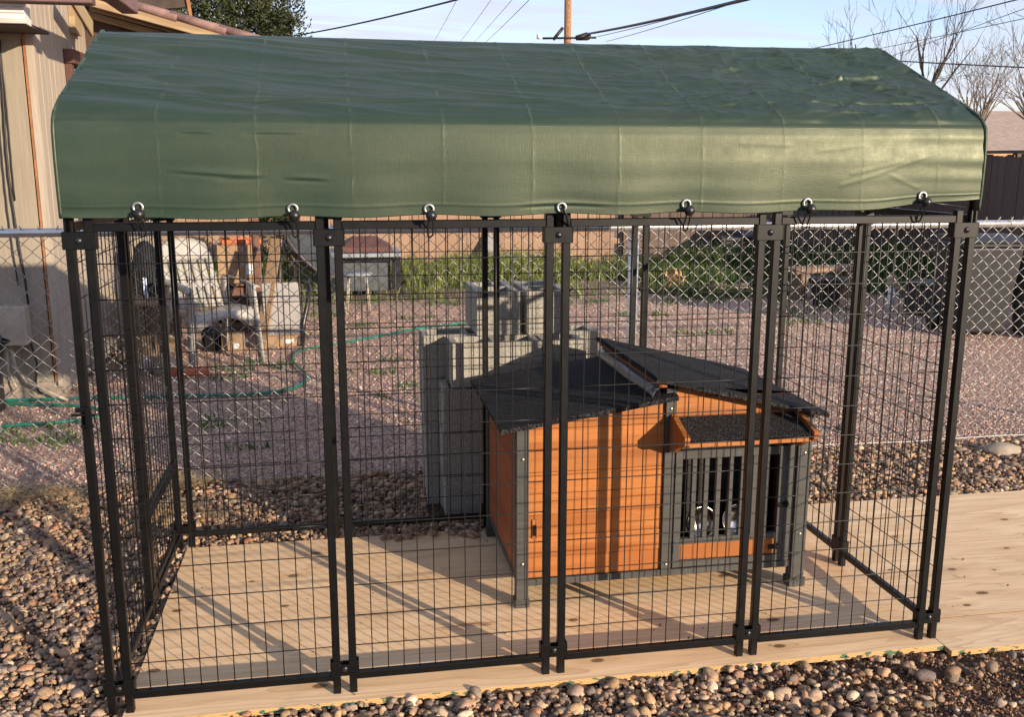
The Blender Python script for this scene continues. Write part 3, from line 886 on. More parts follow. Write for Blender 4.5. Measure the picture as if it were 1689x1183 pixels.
def field(fx, fs, sd, shear=0.0, warp=0.0, slope=0.0):
    wv = warp * vf(XC * 1.1, SCs * 1.3, sd + 40) if warp else 0
    a = vf((XC + shear * SCs) * fx + wv, (SCs + slope * XC) * fs + wv, sd)
    # bilinear up to the full grid
    ix = np.interp(xs, xc, np.arange(len(xc))); iy = np.interp(s, scs, np.arange(len(scs)))
    x0 = np.clip(ix.astype(int), 0, len(xc) - 2); y0 = np.clip(iy.astype(int), 0, len(scs) - 2)
    dx, dy = (ix - x0)[None], (iy - y0)[:, None]
    A = a[np.ix_(y0, x0)]; B = a[np.ix_(y0, x0 + 1)]; Cc = a[np.ix_(y0 + 1, x0)]; Dd = a[np.ix_(y0 + 1, x0 + 1)]
    return A * (1 - dx) * (1 - dy) + B * dx * (1 - dy) + Cc * (1 - dx) * dy + Dd * dx * dy
# slack between ridge and eave bars, more towards the middle
Rf = np.clip((S - sE) / (Sfront - sE), 0, 1)
h -= .012 * np.sin(math.pi * Rf) * (S < Sfront) * np.clip(np.sin(math.pi * np.clip(u, 0, 1)) * 1.4, 0, 1)
def ridge(fx, fs, sd, shear=0, warp=.5, sharp=2.6, slope=0.0):
    return np.clip(1 - np.abs(field(fx, fs, sd, shear, warp, slope)) * sharp, 0, 1) ** 2
lf = np.clip(1.15 - u * 1.1, .12, 1); rt = np.clip((u - .42) / .35, 0, 1)
# long taut drag folds falling gently to the right
h += 1.5 * roof * lf * (.0062 * ridge(.7, 6.5, 3, 0, .4, 2.4, .20) - .0050 * ridge(.6, 5.0, 9, 0, .4, 2.6, .26) + .0030 * ridge(1.2, 11, 12, 0, .5, 2.6, .16) + .0050 * field(.8, 7, 14, 0, .5, .22))
h += roof * lf * .0026 * ridge(2.0, 17, 15, 0, .6, 2.6, .18)
# crumpled patch at the right
h += 1.45 * roof * rt * (.0050 * ridge(4.2, 7.5, 21, .5, .7, 2.8) + .0034 * ridge(7.5, 12, 27, -.5, .7, 2.8) + .0020 * ridge(14, 20, 29, .3, .7, 2.6) - .0035 * ridge(5.2, 9, 31, -.2, .7, 3.0))
h += roof * .004 * field(2.2, 5, 33, .3, .5)
# tight fold line half way up the slope
wob = .007 * field(2.0, .01, 44)
fl_ = S - (sE + .100 + .03 * u + wob)
h += roof * (.0030 * np.exp(-((fl_ - .011) / .006) ** 2) - .0045 * np.exp(-(fl_ / .007) ** 2)) * (.4 + .6 * np.clip(field(2.5, .01, 47) * 2 + .5, 0, 1))
# packing creases running up the cloth, faint
for k, xk in enumerate(np.arange(-.031, 2.5, .2349)):
    amp = (.0008 + .0012 * np.clip((u - .25) * 1.2, 0, 1)) * (.4 + .9 * np.clip(field(.01, 5, 80 + k) + .4, 0, 1))
    h += amp * np.where(S > sE, 1.0, .22) * np.exp(-((X - xk - .004 * field(.01, 9, 60 + k)) / .0050) ** 2) * (S < Sfront)
# flattened ironed ribs at the right of the slope
for (x0_, s0_, x1_, s1_, w_) in ((1.83, sE + .20, 2.16, sE + .33, .011), (1.62, sE + .17, 1.78, sE + .21, .006), (2.02, sE + .47, 2.14, sE + .34, .006), (2.16, sE + .33, 2.36, sE + .17, .006), (2.16, sE + .33, 2.30, sE + .36, .008), (2.05, sE + .56, 2.3, sE + .585, .010)):
    dx_, ds_ = x1_ - x0_, s1_ - s0_; L2 = dx_ * dx_ + ds_ * ds_
    tt = np.clip(((X - x0_) * dx_ + (S - s0_) * ds_) / L2, 0, 1)
    dd = np.hypot(X - x0_ - tt * dx_, S - s0_ - tt * ds_ + .004 * field(6, 6, 71))
    h += .0050 * np.exp(-(dd / w_) ** 4)
# valance: fine level tension wrinkles, fuller near both ends, and a hem seam
edge = np.exp(-np.clip(u, 0, 1) / .10) + np.exp(-np.clip(1 - u, 0, 1) / .13)
h += val * (.0004 + .0030 * np.clip(edge, 0, 1) ** 1.5) * field(1.3, 24, 91, .15, .6)
h += val * .0022 * field(1.3, 4, 95) + val * .0006 * field(3, 26, 97)
for (x0_, x1_, s0_, sl_) in ((.215, .47, .112, -.055), (.33, .45, .098, -.02), (.50, .62, .092, -.02), (.25, .34, .205, 0), (.40, .56, .205, .0), (1.10, 1.36, .022, .0)):
    tt = np.clip((X - x0_) / (x1_ - x0_), 0, 1); inside = np.clip(np.sin(math.pi * tt), 0, 1) * (X > x0_) * (X < x1_)
    d_ = S - (s0_ + sl_ * (X - x0_))
    h -= val * inside * .0026 * np.exp(-(d_ / .0028) ** 2)
    h += val * inside * .0014 * np.exp(-((d_ - .009) / .006) ** 2)
for (x0_, s0_, x1_, s1_) in ((2.02, .075, 2.33, .17), (2.05, .11, 2.20, .14), (2.17, .105, 2.26, .06), (1.95, .17, 2.08, .185), (1.72, .19, 1.86, .185)):
    dx_, ds_ = x1_ - x0_, s1_ - s0_; L2 = dx_ * dx_ + ds_ * ds_
    tt = np.clip(((X - x0_) * dx_ + (S - s0_) * ds_) / L2, 0, 1)
    dd = np.hypot(X - x0_ - tt * dx_, S - s0_ - tt * ds_)
    h += .0005 * np.exp(-(dd / .006) ** 2)
h += .0012 * np.exp(-((S - .030) / .002) ** 2)
YY = prof_y[:, None] + ny[:, None] * h
ZZ = prof_z[:, None] + nz[:, None] * h
XX = X.copy()
# hem sags between the grommets, is pulled up at the right end
hem = np.clip(1 - S / .22, 0, 1)
gx = np.array([.15, .523, .869, 1.222, 1.57, 1.924, 2.275])
ph = np.interp(xs, np.r_[-.22, gx, 2.64], np.arange(9))
ZZ += hem * ((-.006 * np.sin(math.pi * (ph % 1)) ** 2)[None] + np.interp(xs, [-.03, .1, 1.9, 2.15, 2.3, 2.46], [.008, 0, .004, .012, .024, .040])[None] * np.clip(1 - S / .12, 0, 1))
YY -= hem * (.006 * np.sin(math.pi * (ph % 1)) ** 2)[None]
# back of the sheet hangs a little crooked, ridge dips slightly between the bows
ZZ -= (.010 * np.sin(math.pi * np.clip(u, 0, 1)) ** 2) * np.exp(-((S - Sfront) / .10) ** 2) * .5
nr, nc = X.shape
idx = np.arange(nr * nc).reshape(nr, nc)
F = np.stack([idx[:-1, :-1], idx[:-1, 1:], idx[1:, 1:], idx[1:, :-1]], -1).reshape(-1, 4)
V = np.stack([XX, YY, ZZ], -1).reshape(-1, 3) - np.array(TO)
o = link(bpy.data.objects.new('cloth', np_mesh('cloth', V, F, np.stack([(XX + .031) / 2.49, S, 0 * S], -1).reshape(-1, 3), 'green_tarp', True)), tarp)
sm = o.modifiers.new('thickness', 'SOLIDIFY'); sm.thickness = .0012; sm.offset = -1
# piping sewn round the open ends
for xe in (xs[0], xs[-1]):
    pts = [(xe - TO.x, a + b * .001 - TO.y, c_ + d_ * .001 - TO.z) for a, b, c_, d_ in zip(prof_y[::4], ny[::4], prof_z[::4], nz[::4])]
    m = MB(); m.tube(pts, .0055, 6); obj('edge_binding', m, 'green_tarp', tarp, smooth=True)
GP = [(.15, 1.380), (.523, 1.374), (.869, 1.371), (1.222, 1.373), (1.57, 1.379), (1.924, 1.380), (2.275, 1.397)]
for (x, z) in GP:
    m = MB()
    rr = [(.0078 + .0034 + .0034 * math.cos(a), .0020 * math.sin(a)) for a in np.linspace(0, 2 * math.pi, 9)]
    m.lathe(rr, 20, Matrix.Translation(Vector((x, -.037, z + .004)) - TO) @ Matrix.Rotation(math.pi / 2, 4, 'X'))
    obj('grommet', m, 'zinc_ring', tarp, smooth=True)
names = ['leftmost black ball bungee tying the tarp hem to the top rail', 'black ball bungee on the tarp hem, second from the left', 'black ball bungee on the tarp hem just right of the second post pair',
         'black cord with no ball threaded through the middle tarp grommet', 'black ball bungee on the tarp hem, third from the right end', 'black ball bungee on the tarp hem just right of the fourth post pair', 'rightmost black ball bungee where the tarp hem lifts']
for k, (x, z) in enumerate(GP):
    e = empty('ball_bungee', (x, -.045, z - .006))
    tag(e, names[k], 'bungee', 'bungees along the tarp hem')
    if k != 3:
        b = MB(); rr = .0145
        b.lathe([(rr * math.cos(a) * 1.0, rr * math.sin(a)) for a in np.linspace(-math.pi / 2, math.pi / 2, 10)], 16, Matrix.Translation((.004, -.006, -.006)))
        for a in range(5):
            an = a * 1.2566
            b.tube([(.004 + .006 * math.cos(an), -.017, -.006 + .006 * math.sin(an)), (.004 + .013 * math.cos(an), -.010, -.006 + .013 * math.sin(an))], .0022, 5)
        obj('ball', b, 'black_rubber', e, smooth=True)
        c_ = MB()
        for s_ in (-1, 1):
            kk = RNG.uniform(-.002, .002)
            c_.tube([(.004 + s_ * .004, 0, -.012), (.004 + s_ * .0065 + kk, .010, -.03), (.004 + s_ * .0070 + kk, .020, -.046), (.004 + s_ * .0058 + kk, .026, -.058 - RNG.uniform(0, .004)), (.004 + kk, .030, -.064)], .0023, 6)
        obj('cord', c_, 'black_rubber', e, smooth=True)
    else:
        c_ = MB(); c_.tube([(0, .008, .008), (.004, -.004, .004), (.014, .010, -.014), (.024, .028, -.036), (.030, .040, -.050)], .0034, 7)
        obj('cord', c_, 'black_rubber', e, smooth=True)
# spare tie line from the right end of the hem to the corner post
m = MB(); m.tube([(2.285, -.042, 1.385), (2.36, -.030, 1.376), (2.43, -.012, 1.366)], .0022, 6)
tag(obj('tie_cord', m, 'black_rubber', smooth=True), 'short black tie line stretched to the right front corner post', 'cord')

# ------------------------------------------------------------------ the dog house
HO = Vector((1.70, .78, 0))
dh = empty('dog_house', HO)
tag(dh, 'orange cedar dog house with black felt roofs and grey posts inside the pen', 'dog house')
YF, YB = .45, 1.10
def hobj(name, mb, mat, par=None, bevel=0, smooth=False, loc=None, rot=None):
    o = obj(name, mb, mat, par if par is not None else dh, smooth, bevel)
    if par is None: o.location = (Vector(loc) if loc is not None else Vector((0, 0, 0))) - HO
    if rot is not None: o.rotation_euler = rot
    return o
def hbox(name, a, b, mat, par=None, bevel=.0015):
    m = MB(); m.box(a, b); return hobj(name, m, mat, par, bevel)
topL = lambda x: .632 + (x - 1.19) * .148
topR = lambda x: .770 - (x - 1.70) * .238
# posts
hbox('corner_post', (1.188, .430, 0.028), (1.230, .470, topL(1.19) - .002), 'grey_paint')
hbox('foot', (1.184, .426, 0), (1.234, .474, .030), 'grey_paint')
hbox('corner_post', (1.188, 1.075, 0.028), (1.228, 1.115, topL(1.19) - .002), 'grey_paint')
hbox('foot', (1.184, 1.071, 0), (1.232, 1.119, .030), 'grey_paint')
hbox('corner_post', (2.186, .428, 0.028), (2.236, .470, topR(2.236) - .002), 'grey_paint')
hbox('foot', (2.180, .423, 0), (2.242, .475, .032), 'grey_paint')
hbox('corner_post', (2.192, 1.075, 0.028), (2.232, 1.115, topR(2.236) - .002), 'grey_paint')
hbox('foot', (2.187, 1.071, 0), (2.237, 1.119, .030), 'grey_paint')
hbox('centre_post', (1.700, .432, .076), (1.737, .468, .752), 'grey_paint')
hbox('sill', (1.230, .436, .074), (1.700, .466, .098), 'grey_paint')
hbox('sill', (1.737, .436, .074), (2.186, .466, .097), 'grey_paint')
hbox('side_sill', (1.194, .470, .074), (1.226, 1.075, .097), 'grey_paint')
# front left boards, tongue and groove, each cut to the roof slope
def board_poly(x0, x1, z0, z1, top):
    """rectangle cut by the (linear) roof line"""
    sl_ = (top(x1) - top(x0)) / (x1 - x0)
    cut = sorted([x_ for x_ in (x0 + (z0 - top(x0)) / sl_, x0 + (z1 - top(x0)) / sl_) if x0 + 1e-4 < x_ < x1 - 1e-4], reverse=True)
    pts = [(x0, z0), (x1, z0)] + [(x_, min(z1, max(z0, top(x_)))) for x_ in [x1] + cut + [x0]]
    out = []
    for p_ in pts:
        if not any(abs(p_[0] - q_[0]) + abs(p_[1] - q_[1]) < 1e-4 for q_ in out): out.append(p_)
    return out
def boards(x0, x1, zs, top, y0, y1, mat, cx, name='board'):
    for k in range(len(zs) - 1):
        z0, z1 = zs[k] + .0007, zs[k + 1] - .0007
        if max(top(x0), top(x1)) < z0 + .004: continue
        pl = board_poly(x0, x1, z0, z1, top)
        m = MB(); jit = RNG.uniform(-.0008, .0008)
        m.prism([(a - cx, b) for a, b in pl], y0 + jit, y1, 'Y')
        hobj(name, m, mat, None, .0012, loc=(cx, 0, 0))
boards(1.2305, 1.6995, [.0985 + .0755 * k for k in range(10)], lambda x: topL(x) - .003, .444, .462, 'cedar_orange', 1.46)
boards(1.7375, 2.1855, [.568, .640, .715, .79], lambda x: topR(x) - .004, .445, .462, 'cedar_orange', 1.96)
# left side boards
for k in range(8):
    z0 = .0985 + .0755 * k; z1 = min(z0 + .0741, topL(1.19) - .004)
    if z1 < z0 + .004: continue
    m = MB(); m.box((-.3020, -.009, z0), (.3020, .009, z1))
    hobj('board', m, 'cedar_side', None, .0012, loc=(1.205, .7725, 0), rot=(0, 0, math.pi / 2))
# back and right hand walls; floor, partition and an added panel blackened as inner shade
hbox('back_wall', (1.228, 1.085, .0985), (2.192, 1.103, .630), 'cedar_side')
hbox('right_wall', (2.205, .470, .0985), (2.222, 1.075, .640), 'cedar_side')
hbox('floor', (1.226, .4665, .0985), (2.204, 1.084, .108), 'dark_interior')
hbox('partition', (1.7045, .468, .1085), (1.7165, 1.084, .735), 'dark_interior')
hbox('dark_panel', (1.717, .640, .1085), (2.204, .650, .615), 'dark_interior')
# barred door
door = hbox('door', (1.742, .436, .101), (1.768, .457, .527), 'grey_paint')
door.name = 'door'
hbox('door_stile', (2.124, .436, .101), (2.150, .457, .527), 'grey_paint', door)
def dchild(name, a, b, mat, bv=.0012): return hbox(name, a, b, mat, door, bv)
dchild('door_rail', (1.768, .4365, .101), (2.124, .4565, .127), 'grey_paint')
dchild('door_rail', (1.768, .4365, .186), (2.124, .4565, .207), 'grey_paint')
dchild('door_rail', (1.768, .4365, .497), (2.124, .4565, .527), 'grey_paint')
m = MB(); m.box((-.178, .442, .1272), (.178, .455, .1858)); o = hobj('door_board', m, 'cedar_orange', door, .001); o.location = (1.946, 0, 0)
for k in range(7):
    xk = 1.768 + .0445 * (k + 1)
    dchild('bar', (xk - .0085, .438, .207), (xk + .0085, .455, .497), 'grey_paint')
hbox('jamb', (2.152, .440, .0975), (2.1855, .466, .5335), 'grey_paint')
hbox('head_rail', (1.7375, .437, .5335), (2.1855, .466, .567), 'grey_paint')
hbox('jamb', (1.7375, .446, .0975), (1.741, .466, .5335), 'grey_paint')
def latch_piece(x, z):
    m = MB(); y = .4345
    m.cbox((x, y, z), (.030, .004, .018)); m.cbox((x + .022, y, z), (.010, .005, .022)); m.tube([(x - .016, y - .004, z), (x + .028, y - .004, z)], .0028, 6)
    m.tube([(x + .008, y - .004, z), (x + .008, y - .016, z - .001)], .0022, 6); m.tube([(x + .02, y - .002, z + .01), (x + .02, y - .006, z + .016)], .002, 5)
    hobj('latch', m, 'black_steel', None, .0005)
latch_piece(2.112, .156); latch_piece(2.136, .312)
for z in (.18, .46):
    m = MB(); m.tube([(1.7395, .432, z - .022), (1.7395, .432, z + .022)], .0035, 8); hobj('hinge', m, 'black_steel', None, 0, True)
# awning over the door
m = MB(); m.prism([(.444, .634), (.444, .647), (.300, .606), (.300, .594)], 1.737, 2.166, 'X'); aw = hobj('awning', m, 'asphalt_felt', None, .001)
m = MB(); m.box((-.2145, .306, .579), (.2145, .318, .595)); o = hobj('fascia', m, 'cedar_orange', aw, .001); o.location = (1.9515, 0, 0)
arc = [(.336 + .055 * (1 - math.cos(a)) , .578 - .034 * math.sin(a)) for a in np.linspace(0, math.pi / 2, 7)]
bp = [(.434, .664), (.290, .617), (.290, .592), (.312, .578), (.330, .578)] + [(.395 - .062 * math.cos(a), .540 + .036 * math.sin(math.pi / 2 - a) * 1.0 * (1 if 1 else 0)) for a in np.linspace(.2, math.pi / 2, 5)] + [(.405, .534), (.434, .534)]
for x0 in (1.716, 2.167):
    m = MB(); m.prism([(a, b) for a, b in bp], -.0095, .0095, 'X'); o = hobj('bracket', m, 'cedar_orange', aw, .001); o.location = (x0 + .0095, 0, 0)
# felt roofs with turned down lips
def felt(name, xa, za, xb, zb, y0, y1, th=.017):
    n_ = 26; k_ = 30
    V, F = [], []
    d = Vector((xb - xa, 0, zb - za)); up = Vector((-d.z, 0, d.x)).normalized()
    m = MB()
    for i in range(n_ + 1):
        for j in range(k_ + 1):
            f, g_ = i / n_, j / k_
            lift = .0012 * mnoise.noise((f * 4, g_ * 5, xa * 9)) + .0006 * mnoise.noise((f * 14, g_ * 16, xa * 7))
            edge_ = max(0, 1 - min(j, k_ - j) / 1.5) * .004
            q = Vector((xa, y0 + (y1 - y0) * g_, za)) + d * f + up * (th + lift - edge_)
            V.append(q)
    for i in range(n_):
        for j in range(k_):
            a = i * (k_ + 1) + j; F.append((a, a + k_ + 1, a + k_ + 2, a + 1))
    b0 = len(V)
    rim = [(i, 0) for i in range(n_ + 1)] + [(n_, j) for j in range(1, k_ + 1)] + [(i, k_) for i in range(n_ - 1, -1, -1)] + [(0, j) for j in range(k_ - 1, 0, -1)]
    for (i, j) in rim:
        V.append(Vector((xa, y0 + (y1 - y0) * j / k_, za)) + d * (i / n_) - up * (.001 + .001 * RNG.random()))
    for q in range(len(rim)):
        q2 = (q + 1) % len(rim)
        a = rim[q][0] * (k_ + 1) + rim[q][1]; b = rim[q2][0] * (k_ + 1) + rim[q2][1]
        F.append((a, b, b0 + q2, b0 + q))
    F.append(tuple(b0 + q for q in range(len(rim))))
    m.add(V, F)
    o = hobj(name, m, 'asphalt_felt'); shade_auto(o, 40); return o
felt('roof', 1.130, .632, 1.728, .7205, .388, 1.13, .018)
felt('roof', 1.648, .786, 2.270, .6365, .388, 1.16, .016)
hbox('roof_lath', (1.704, .470, .736), (1.722, 1.10, .7655), 'cedar_side')
hbox('roof_strip', (1.664, .400, .762), (1.690, 1.15, .776), 'cedar_side')
fl = MB(); pr_ = [(1.700, .768), (1.680, .764), (1.662, .754), (1.650, .742), (1.644, .731), (1.646, .722)]
V = []
for j in range(13):
    y = .415 + (1.13 - .415) * j / 12
    for (a, b) in pr_: V.append((a + .003 * math.sin(j * .7) - .006 * (j / 12), y, b + .002 * math.sin(j * 1.1)))
F = [(j * 6 + i, j * 6 + i + 1, (j + 1) * 6 + i + 1, (j + 1) * 6 + i) for j in range(12) for i in range(5)]
fl.add(V, F); o = hobj('clear_flap', fl, 'clear_flap', None, 0, True)
sm = o.modifiers.new('th', 'SOLIDIFY'); sm.thickness = .0015
# door pull on the left front panel, screws
hbox('pull_plate', (1.243, .4385, .245), (1.262, .4432, .312), 'cedar_orange')
m = MB(); m.cbox((1.253, .436, .275), (.009, .008, .038)); m.cbox((1.253, .432, .288), (.007, .006, .007)); hobj('pull_latch', m, 'black_steel', None, .0008)
for (x, z) in ((1.209, .53), (1.209, .16), (2.212, .20), (2.212, .50), (1.718, .68), (1.718, .12)):
    m = MB(); m.lathe([(.0001, 0), (.004, 0), (.0052, .0012), (.0048, .0026), (.0001, .003)], 10, Matrix.Translation((x, .4285 if x != 1.718 else .4315, z)) @ Matrix.Rotation(math.pi / 2, 4, 'X'))
    hobj('screw', m, 'screw_brass', None, 0, True)
for (x, z) in ((1.77, .557), (1.95, .560), (2.13, .562)):
    m = MB(); m.tube([(x + .004 * math.cos(a), .4335 - .001, z + .004 * math.sin(a)) for a in np.linspace(0, 6.28, 9)], .0012, 5); m.tube([(x + .004 * math.cos(a), .4335 - .001, z - .012 + .004 * math.sin(a)) for a in np.linspace(0, 6.28, 9)], .0012, 5)
    hobj('hook_eye', m, 'screw_brass', None, 0, True)
# feeding bowls tipped up behind the bars
for k, (x, lab) in enumerate(((1.876, 'shiny steel dog bowl behind the bars, the left one of two'), (2.016, 'shiny steel dog bowl behind the bars, the right one of two'))):
    m = MB()
    prof = [(.0001, .002), (.034, .002), (.040, .006), (.052, .030), (.058, .033), (.060, .031), (.058, .029), (.054, .027), (.043, .003), (.036, -.001), (.0001, -.001)]
    m.lathe(prof, 32)
    o = obj('dog_bowl', m, 'bowl_steel', None, True, loc=(x, .545, .224), rot=(math.radians(78), 0, math.radians(6 - 10 * k)))
    tag(o, lab, 'bowl', 'two steel bowls in the dog house')

# ------------------------------------------------------------------ concrete blocks behind the pen
def block_mesh(name, L, cores=2, Wd=.19, Hh=.1915):
    m = MB(); sh = .031; wb = .028; ins = .005
    xs_ = L / 2
    m.box((-xs_, -Wd / 2, 0), (xs_, -Wd / 2 + sh, Hh)); m.box((-xs_, Wd / 2 - sh, 0), (xs_, Wd / 2, Hh))
    n_ = cores + 1
    for k in range(n_):
        if k == 0: a = -xs_ + ins
        elif k == n_ - 1: a = xs_ - ins - wb
        else: a = -wb / 2
        m.box((a, -Wd / 2 + sh, .001), (a + wb, Wd / 2 - sh, Hh - .002))
    return m.mesh(name, ['concrete_block'])
BF, BH = block_mesh('concrete_block', .39), block_mesh('concrete_half_block', .19, 1)
courses = ['bottom', 'second', 'third', 'fourth']
for c_ in range(4):
    z = GZ + .003 + .1945 * c_
    spots = [(1.268, 1.455, BF, 0, 'front left'), (1.565, 1.455, BH, 0, 'front right'), (1.178, 1.658, BF, 0, 'rear left'), (1.575, 1.658, BF, 0, 'rear right')]
    for (x, y, me, rz, wh) in spots:
        j = .006
        if c_ < 3 and wh == 'front left': x -= .03
        o = link(bpy.data.objects.new('concrete_block', me)); o.location = (x + RNG.uniform(-j, j), y + RNG.uniform(-.003, .003), z); o.rotation_euler = (0, 0, rz + RNG.uniform(-.01, .01))
        b = o.modifiers.new('b', 'BEVEL'); b.width = .0018; b.segments = 1
        tag(o, f'grey concrete block, {wh} of the {courses[c_]} course in the stack behind the pen', 'concrete block', 'concrete blocks stacked behind the pen')
z = GZ + .003 + .1945 * 4
for (x, lab) in ((1.305, 'grey concrete block on top of the stack, the left of the uppermost two'), (1.525, 'grey concrete block on top of the stack, the right of the uppermost two')):
    o = link(bpy.data.objects.new('concrete_block', BF)); o.location = (x, 1.70, z); o.rotation_euler = (0, 0, math.pi / 2 + RNG.uniform(-.02, .02))
    b = o.modifiers.new('b', 'BEVEL'); b.width = .0018; b.segments = 1
    tag(o, lab, 'concrete block', 'concrete blocks stacked behind the pen')

# ------------------------------------------------------------------ chain link fence
YC = 1.97
cf = empty('chain_link_fence', (2.06, YC, GZ))
tag(cf, 'galvanised chain link fence with pipe rail running behind the pen', 'fence')
CO = Vector((2.06, YC, GZ))
def cobj(name, mb, mat, smooth=True, kind=None, par=None):
    o = obj(name, mb, mat, par or cf, smooth)
    if par is None: o.location = -CO
    if kind: o['kind'] = kind
    return o
m = MB(); m.tube([(-2.6, YC + .012, 1.188), (7.2, YC + .012, 1.172)], .0195, 14); cobj('top_rail', m, 'galv_pipe')
for x in (-1.10, 2.062, 5.15):
    m = MB(); m.tube([(x, YC + .034, GZ - .1), (x, YC + .034, 1.150)], .0255, 16); po = cobj('fence_post', m, 'galv_pipe')
    m = MB(); m.lathe([(.030, 1.12), (.030, 1.155), (.024, 1.175), (.012, 1.185)], 16, Matrix.Translation((x, YC + .034, 0))); cobj('post_cap', m, 'galv_pipe', True, None, po)
m = MB()
pitch, zz0, zz1 = .0372, .012, 1.205
nzig = 34
dz = (zz1 - zz0) / nzig
x0 = -2.5
nw = int(9.4 / (pitch))
NS = 5
def zig(i):
    pts = []
    for k in range(nzig + 1):
        side = 1 if (k + i) % 2 else -1
        x = x0 + i * pitch / 1.0 * 1.0
        bx = x + side * (pitch / 2 + .0012)
        off = .0026 if (side > 0) else -.0026
        drift = .004 * mnoise.noise((x * .8, k * .11, 2)) + .003 * mnoise.noise((x * 3.1, k * .3, 7))
        zc = zz0 + k * dz + .003 * mnoise.noise((x * 1.3, k * .2, 4))
        yb = YC + .010 * mnoise.noise((x * .7, k * .08, 1))
        hx = side * .0045
        if 0 < k < nzig:
            pts.append((bx - hx + drift, yb - off, zc - .0045)); pts.append((bx + drift, yb, zc)); pts.append((bx - hx + drift, yb + off, zc + .0045))
        else:
            pts.append((bx + drift, yb, zc))
    if i % 1 == 0:
        lx, ly, lz = pts[-1]
        pts.append((lx + RNG.choice((-.006, .006)), ly, lz + .010))
    return pts
for i in range(nw): m.tube(zig(i), .0016, NS, False)
cobj('chain_mesh', m, 'galvanised', True, 'stuff')
m = MB(); m.tube([(-2.6 + k * .25, YC - .006, .020 + .004 * math.sin(k * 1.7)) for k in range(40)], .0024, 6); cobj('tension_wire', m, 'galvanised')
m = MB()
for k in range(22):
    x = -2.2 + k * .42
    m.tube([(x + .004 * math.sin(a * 2), YC + .012 + .0205 * math.cos(a), 1.18 + .0205 * math.sin(a)) for a in np.linspace(0, 6.28, 11)], .0016, 5, False)
cobj('wire_tie', m, 'galvanised', True, 'stuff')

# ------------------------------------------------------------------ the house at the left
NO = Vector((-1.165, 3.95, GZ))
hs = empty('house', NO)
tag(hs, 'tan sided house with weathered eaves at the left edge', 'house')
def nobj(name, mb, mat, par=None, bevel=0, smooth=False, loc=(0, 0, 0), rot=None):
    o = obj(name, mb, mat, par if par is not None else hs, smooth, bevel)
    o.location = (Vector(loc) - NO) if par is None else Vector(loc)
    if rot is not None: o.rotation_euler = rot
    return o
def nbox(name, a, b, mat, par=None, bevel=.002):
    m = MB(); m.box(a, b); return nobj(name, m, mat, par, bevel)
WX, WY = -1.165, 3.95
nbox('plinth', (-5.0, WY + .01, GZ - .1), (WX - .01, WY + .2, .085), 'concrete_plinth')
# front face: wide textured panels
for k in range(4):
    nbox('siding_panel', (WX - .052 - .61 * (k + 1) + .003, WY, .085), (WX - .052 - .61 * k - .003, WY + .02, 2.30), 'tan_siding')
nbox('rust_strip', (WX - .046, WY - .012, .085), (WX - .030, WY + .02, 2.262), 'rust_trim')
nbox('corner_board', (WX - .0295, WY - .016, .05), (WX + .018, WY + .03, 2.275), 'pale_siding')
nbox('frieze_board', (-4.0, WY - .008, 2.215), (WX - .047, WY - .001, 2.30), 'tan_siding')
# side face running back, narrow vertical boards
k = 0; y = WY + .031
while y < 7.4:
    w = .098
    m = MB(); jit = RNG.uniform(-.002, .002)
    m.box((WX - .02, y, -.0), (WX + .008 + jit, y + w, 2.62))
    nobj('siding_board', m, 'pale_siding', None, .003)
    y += w + .0035
nbox('core_wall', (-4.5, WY + .03, 0), (WX - .021, 7.4, 2.6), 'soffit_dark')
# window in the side face
wf = nbox('window', (WX + .012, 4.70, 1.10), (WX + .020, 5.62, 2.14), 'window_glass')
for (a, b) in (((WX + .011, 4.63, 2.14), (WX + .075, 5.70, 2.235)), ((WX + .011, 4.64, 1.02), (WX + .055, 4.70, 2.139)), ((WX + .011, 5.62, 1.02), (WX + .055, 5.69, 2.139)), ((WX + .011, 4.62, .96), (WX + .085, 5.71, 1.019)), ((WX + .021, 5.13, 1.02), (WX + .045, 5.17, 2.139))):
    m = MB(); m.box(a, b); o = nobj('window_frame', m, 'brown_frame', wf, .003, loc=(0, 0, 0))
# eave over the front face: soffit, gutter, weathered log beam
m = MB(); m.prism([(WY + .02, 2.245), (3.52, 2.245), (3.52, 2.262), (WY + .02, 2.262)], -4.0, -1.062, 'X'); nobj('soffit', m, 'soffit_dark')
gp = [(3.60, 2.245), (3.50, 2.250), (3.485, 2.275), (3.488, 2.300), (3.478, 2.305), (3.478, 2.332), (3.486, 2.345), (3.60, 2.345)]
m = MB(); m.prism(gp, -4.0, -1.055, 'X'); nobj('gutter', m, 'gutter_white', None, .002)
m = MB(); m.box((-1.7, -.055, -.036), (1.7, .055, .036)); nobj('beam', m, 'purple_fascia', None, .006, loc=(-2.37, 3.42, 2.385), rot=(0, 0, 0))
m = MB(); m.box((-.32, -.05, -.07), (.32, .05, .07)); nobj('beam', m, 'purple_fascia', None, .006, loc=(-.60, 3.74, 2.46), rot=(0, 0, math.pi / 2))
m = MB(); m.box((-.25, -.011, -.055), (.25, .011, .055)); nobj('batten', m, 'cream_timber', None, .003, loc=(-.985, 4.5, 2.452), rot=(0, .30, math.pi / 2))
nbox('bird_block', (WX + .009, 4.85, 2.36), (WX + .05, 5.02, 2.54), 'cream_timber')
